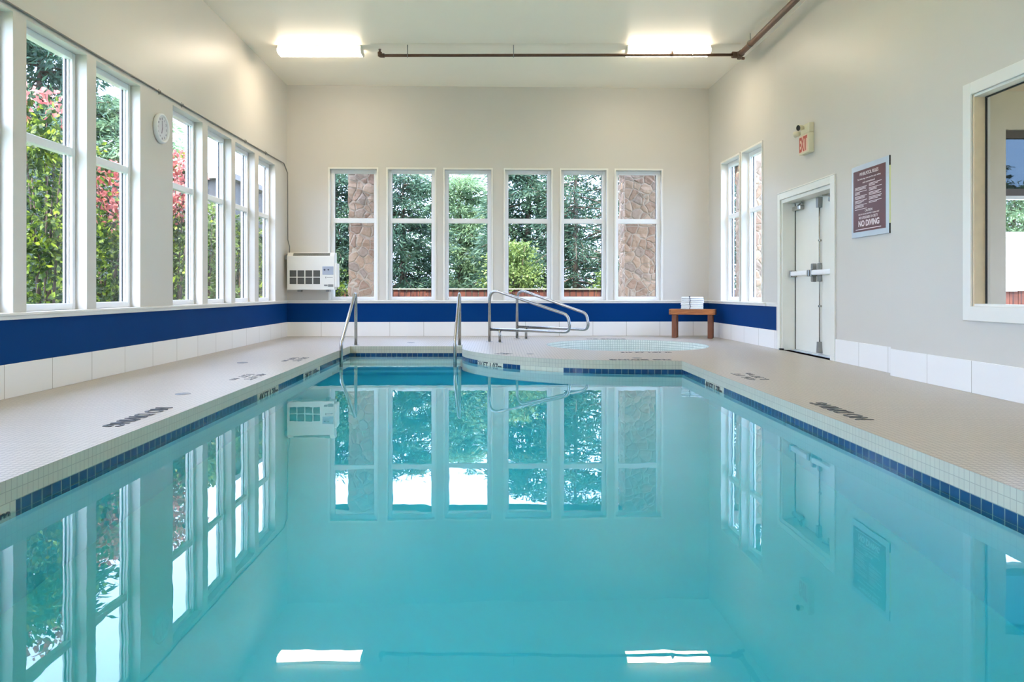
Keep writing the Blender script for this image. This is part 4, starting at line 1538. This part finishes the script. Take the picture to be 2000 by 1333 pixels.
for args in (
    (3, -5.0, 23.0, 0.3, 0.84, 'conifer', 'dark conifer seen left of the brown stone pillar'),
    (3, -2.75, 21.5, 1.9, 0.79, 'conifer', 'dark conifer with a thick trunk behind the second far window'),
    (1, -1.0, 26.5, 2.5, 0.52, 'conifer2', 'pale loose conifer standing far back behind the third far window'),
    (3, -1.25, 24.5, 0.4, 0.85, 'conifer2', 'pale green bushy tree behind the third far window, left of the yellow shrub'),
    (3, 0.85, 21.5, 4.0, 0.90, 'conifer', 'bushy dark conifer behind the fourth far window'),
    (1, 2.1, 20.2, 5.0, 0.60, 'conifer', 'dark conifer with a straight trunk behind the fifth far window'),
    (0, 3.6, 23.0, 3.1, 1.05, 'conifer', 'conifer standing behind the pale stone pillar'),
    (2, 5.4, 21.0, 0.9, 1.1, 'conifer', 'conifer at the right end of the row behind the fence'),
    (1, 8.4, 24.0, 2.2, 1.0, 'conifer', 'conifer seen through the two narrow right windows'),
    (3, -12.6, 20.4, 0.0, 1.5, 'conifer', 'tall conifer filling the top of the nearest left window'),
    (3, -10.4, 20.8, 4.4, 1.15, 'conifer2', 'paler conifer behind the second left window'),
    (0, -10.2, 13.6, 2.2, 0.55, 'conifer', 'low dark conifer close behind the shrub of the nearest left window'),
    (2, -9.6, 16.4, 0.7, 0.55, 'conifer', 'low dark conifer close behind the second left window shrub'),
    (1, -15.5, 17.5, 1.4, 1.0, 'conifer', 'conifer farthest out beyond the left shrubs'),
    (3, 15.1, 21.7, 1.1, 0.72, 'conifer2', 'leafy tree above the low white building'),
    (2, 16.3, 24.5, 3.0, 0.62, 'conifer', 'dark conifer against the sky in the large side window'),
):
    conifer(*args)

def shrub(x, y, top, rad, n, label, redtop=0.0, seed=1, leaf=(0.06, 0.11), mats=('shrub', 'shrubred'), name='flowering_shrub', zb=-0.1, cat='shrub', stems=7):
    rs = np.random.RandomState(seed)
    e = empty(name, (x, y, -0.5))
    tag(e, label, cat)
    H = top + 0.5
    tb = MB()
    twigs = []
    for k in range(stems):
        a = rs.rand() * 2 * PI
        r = rad * rs.uniform(0.2, 0.85)
        p2 = (r * math.cos(a), r * math.sin(a), H * rs.uniform(0.7, 0.98))
        p1 = (p2[0] * 0.4, p2[1] * 0.4, H * 0.45)
        tb.tube([(0.05 * math.cos(a), 0.05 * math.sin(a), 0), p1, p2], [0.022, 0.015, 0.006], 6)
    # clumps of leaves
    Vg, Vr = [], []
    nc = max(8, n // 45)
    for k in range(nc):
        q = rs.rand()
        zc = (zb + 0.5) + (H - zb - 0.5) * q
        rr_ = rad * (0.55 + 0.6 * math.sin(PI * min(1, max(0.05, q * 0.9 + 0.08)))) * math.sqrt(rs.rand())
        a = rs.rand() * 2 * PI
        c = np.array([rr_ * math.cos(a), rr_ * math.sin(a), zc])
        m = 45
        P = c + rs.normal(size=(m, 3)) * 0.10
        P[:, 2] = np.minimum(P[:, 2], H)
        D = (P - c) + rs.normal(size=(m, 3)) * 0.05 + np.array([0, 0, -0.03])
        Q = leaf_quads(P, D, rs.uniform(leaf[0], leaf[1], m), rs.uniform(leaf[0] * 0.33, leaf[1] * 0.33, m), rs)
        if redtop and q > 1 - redtop and rs.rand() < 0.8:
            Vr.append(Q)
        else:
            Vg.append(Q)
    link_mesh('foliage', quads_mesh('foliage', np.concatenate(Vg).astype(np.float32)), mats[0], e)
    if Vr:
        o = link_mesh('red_foliage', quads_mesh('red_foliage', np.concatenate(Vr).astype(np.float32)), mats[1], e)
        o['label'] = 'red young leaves at the top'
    tb.build('stems', 'bark', e)
shrub(-5.35, 8.75, 3.15, 0.62, 5200, 'tall shrub with yellow green leaves behind the nearest left window', 0.06, 11)
shrub(-5.45, 10.25, 2.55, 0.50, 4200, 'shrub with a red top behind the second left window', 0.30, 12)
shrub(-5.40, 12.35, 3.05, 0.45, 3600, 'shrub with red tips behind the left window next to the clock', 0.30, 13)
shrub(-5.50, 13.9, 2.55, 0.42, 3000, 'dark green shrub behind the third left window from the corner', 0.0, 14, mats=('cypress', 'shrubred'))
shrub(-5.35, 15.3, 2.35, 0.40, 2600, 'green shrub behind the second left window from the corner', 0.0, 15)
shrub(-5.30, 16.4, 1.9, 0.40, 2200, 'low green shrub behind the corner left window', 0.0, 16)
shrub(0.35, 17.7, 1.95, 0.62, 7000, 'yellow green conical shrub rising above the fence', 0, 21, (0.05, 0.10), ('cypress', 'shrubred'), 'cypress_shrub')
shrub(2.62, 17.8, 1.25, 0.35, 2500, 'small yellow green shrub above the fence by the pale pillar', 0, 22, (0.05, 0.09), ('cypress', 'shrubred'), 'cypress_shrub')
shrub(-3.75, 16.2, 1.38, 0.40, 2600, 'low leafy shrub beside the brown stone pillar', 0, 23, (0.05, 0.09), ('shrub', 'shrubred'), 'garden_shrub')

for k, (x, y, top, rad, lab) in enumerate(((-7.35, 11.2, 2.7, 1.0, 'dark dense hedge plant behind the nearest left window shrub'),
                                    (-7.3, 13.3, 2.45, 0.95, 'dark dense hedge plant behind the second left window shrub'),
                                    (-7.2, 15.6, 2.6, 0.9, 'dark dense hedge plant seen past the left window next to the clock'),
                                    (-6.9, 17.9, 2.3, 0.8, 'dark dense hedge plant seen low in the left windows nearest the corner'))):
    shrub(x, y, top, rad, 12000, lab, 0, 31 + k, (0.05, 0.10), ('hedge', 'hedge'), 'hedge_plant')
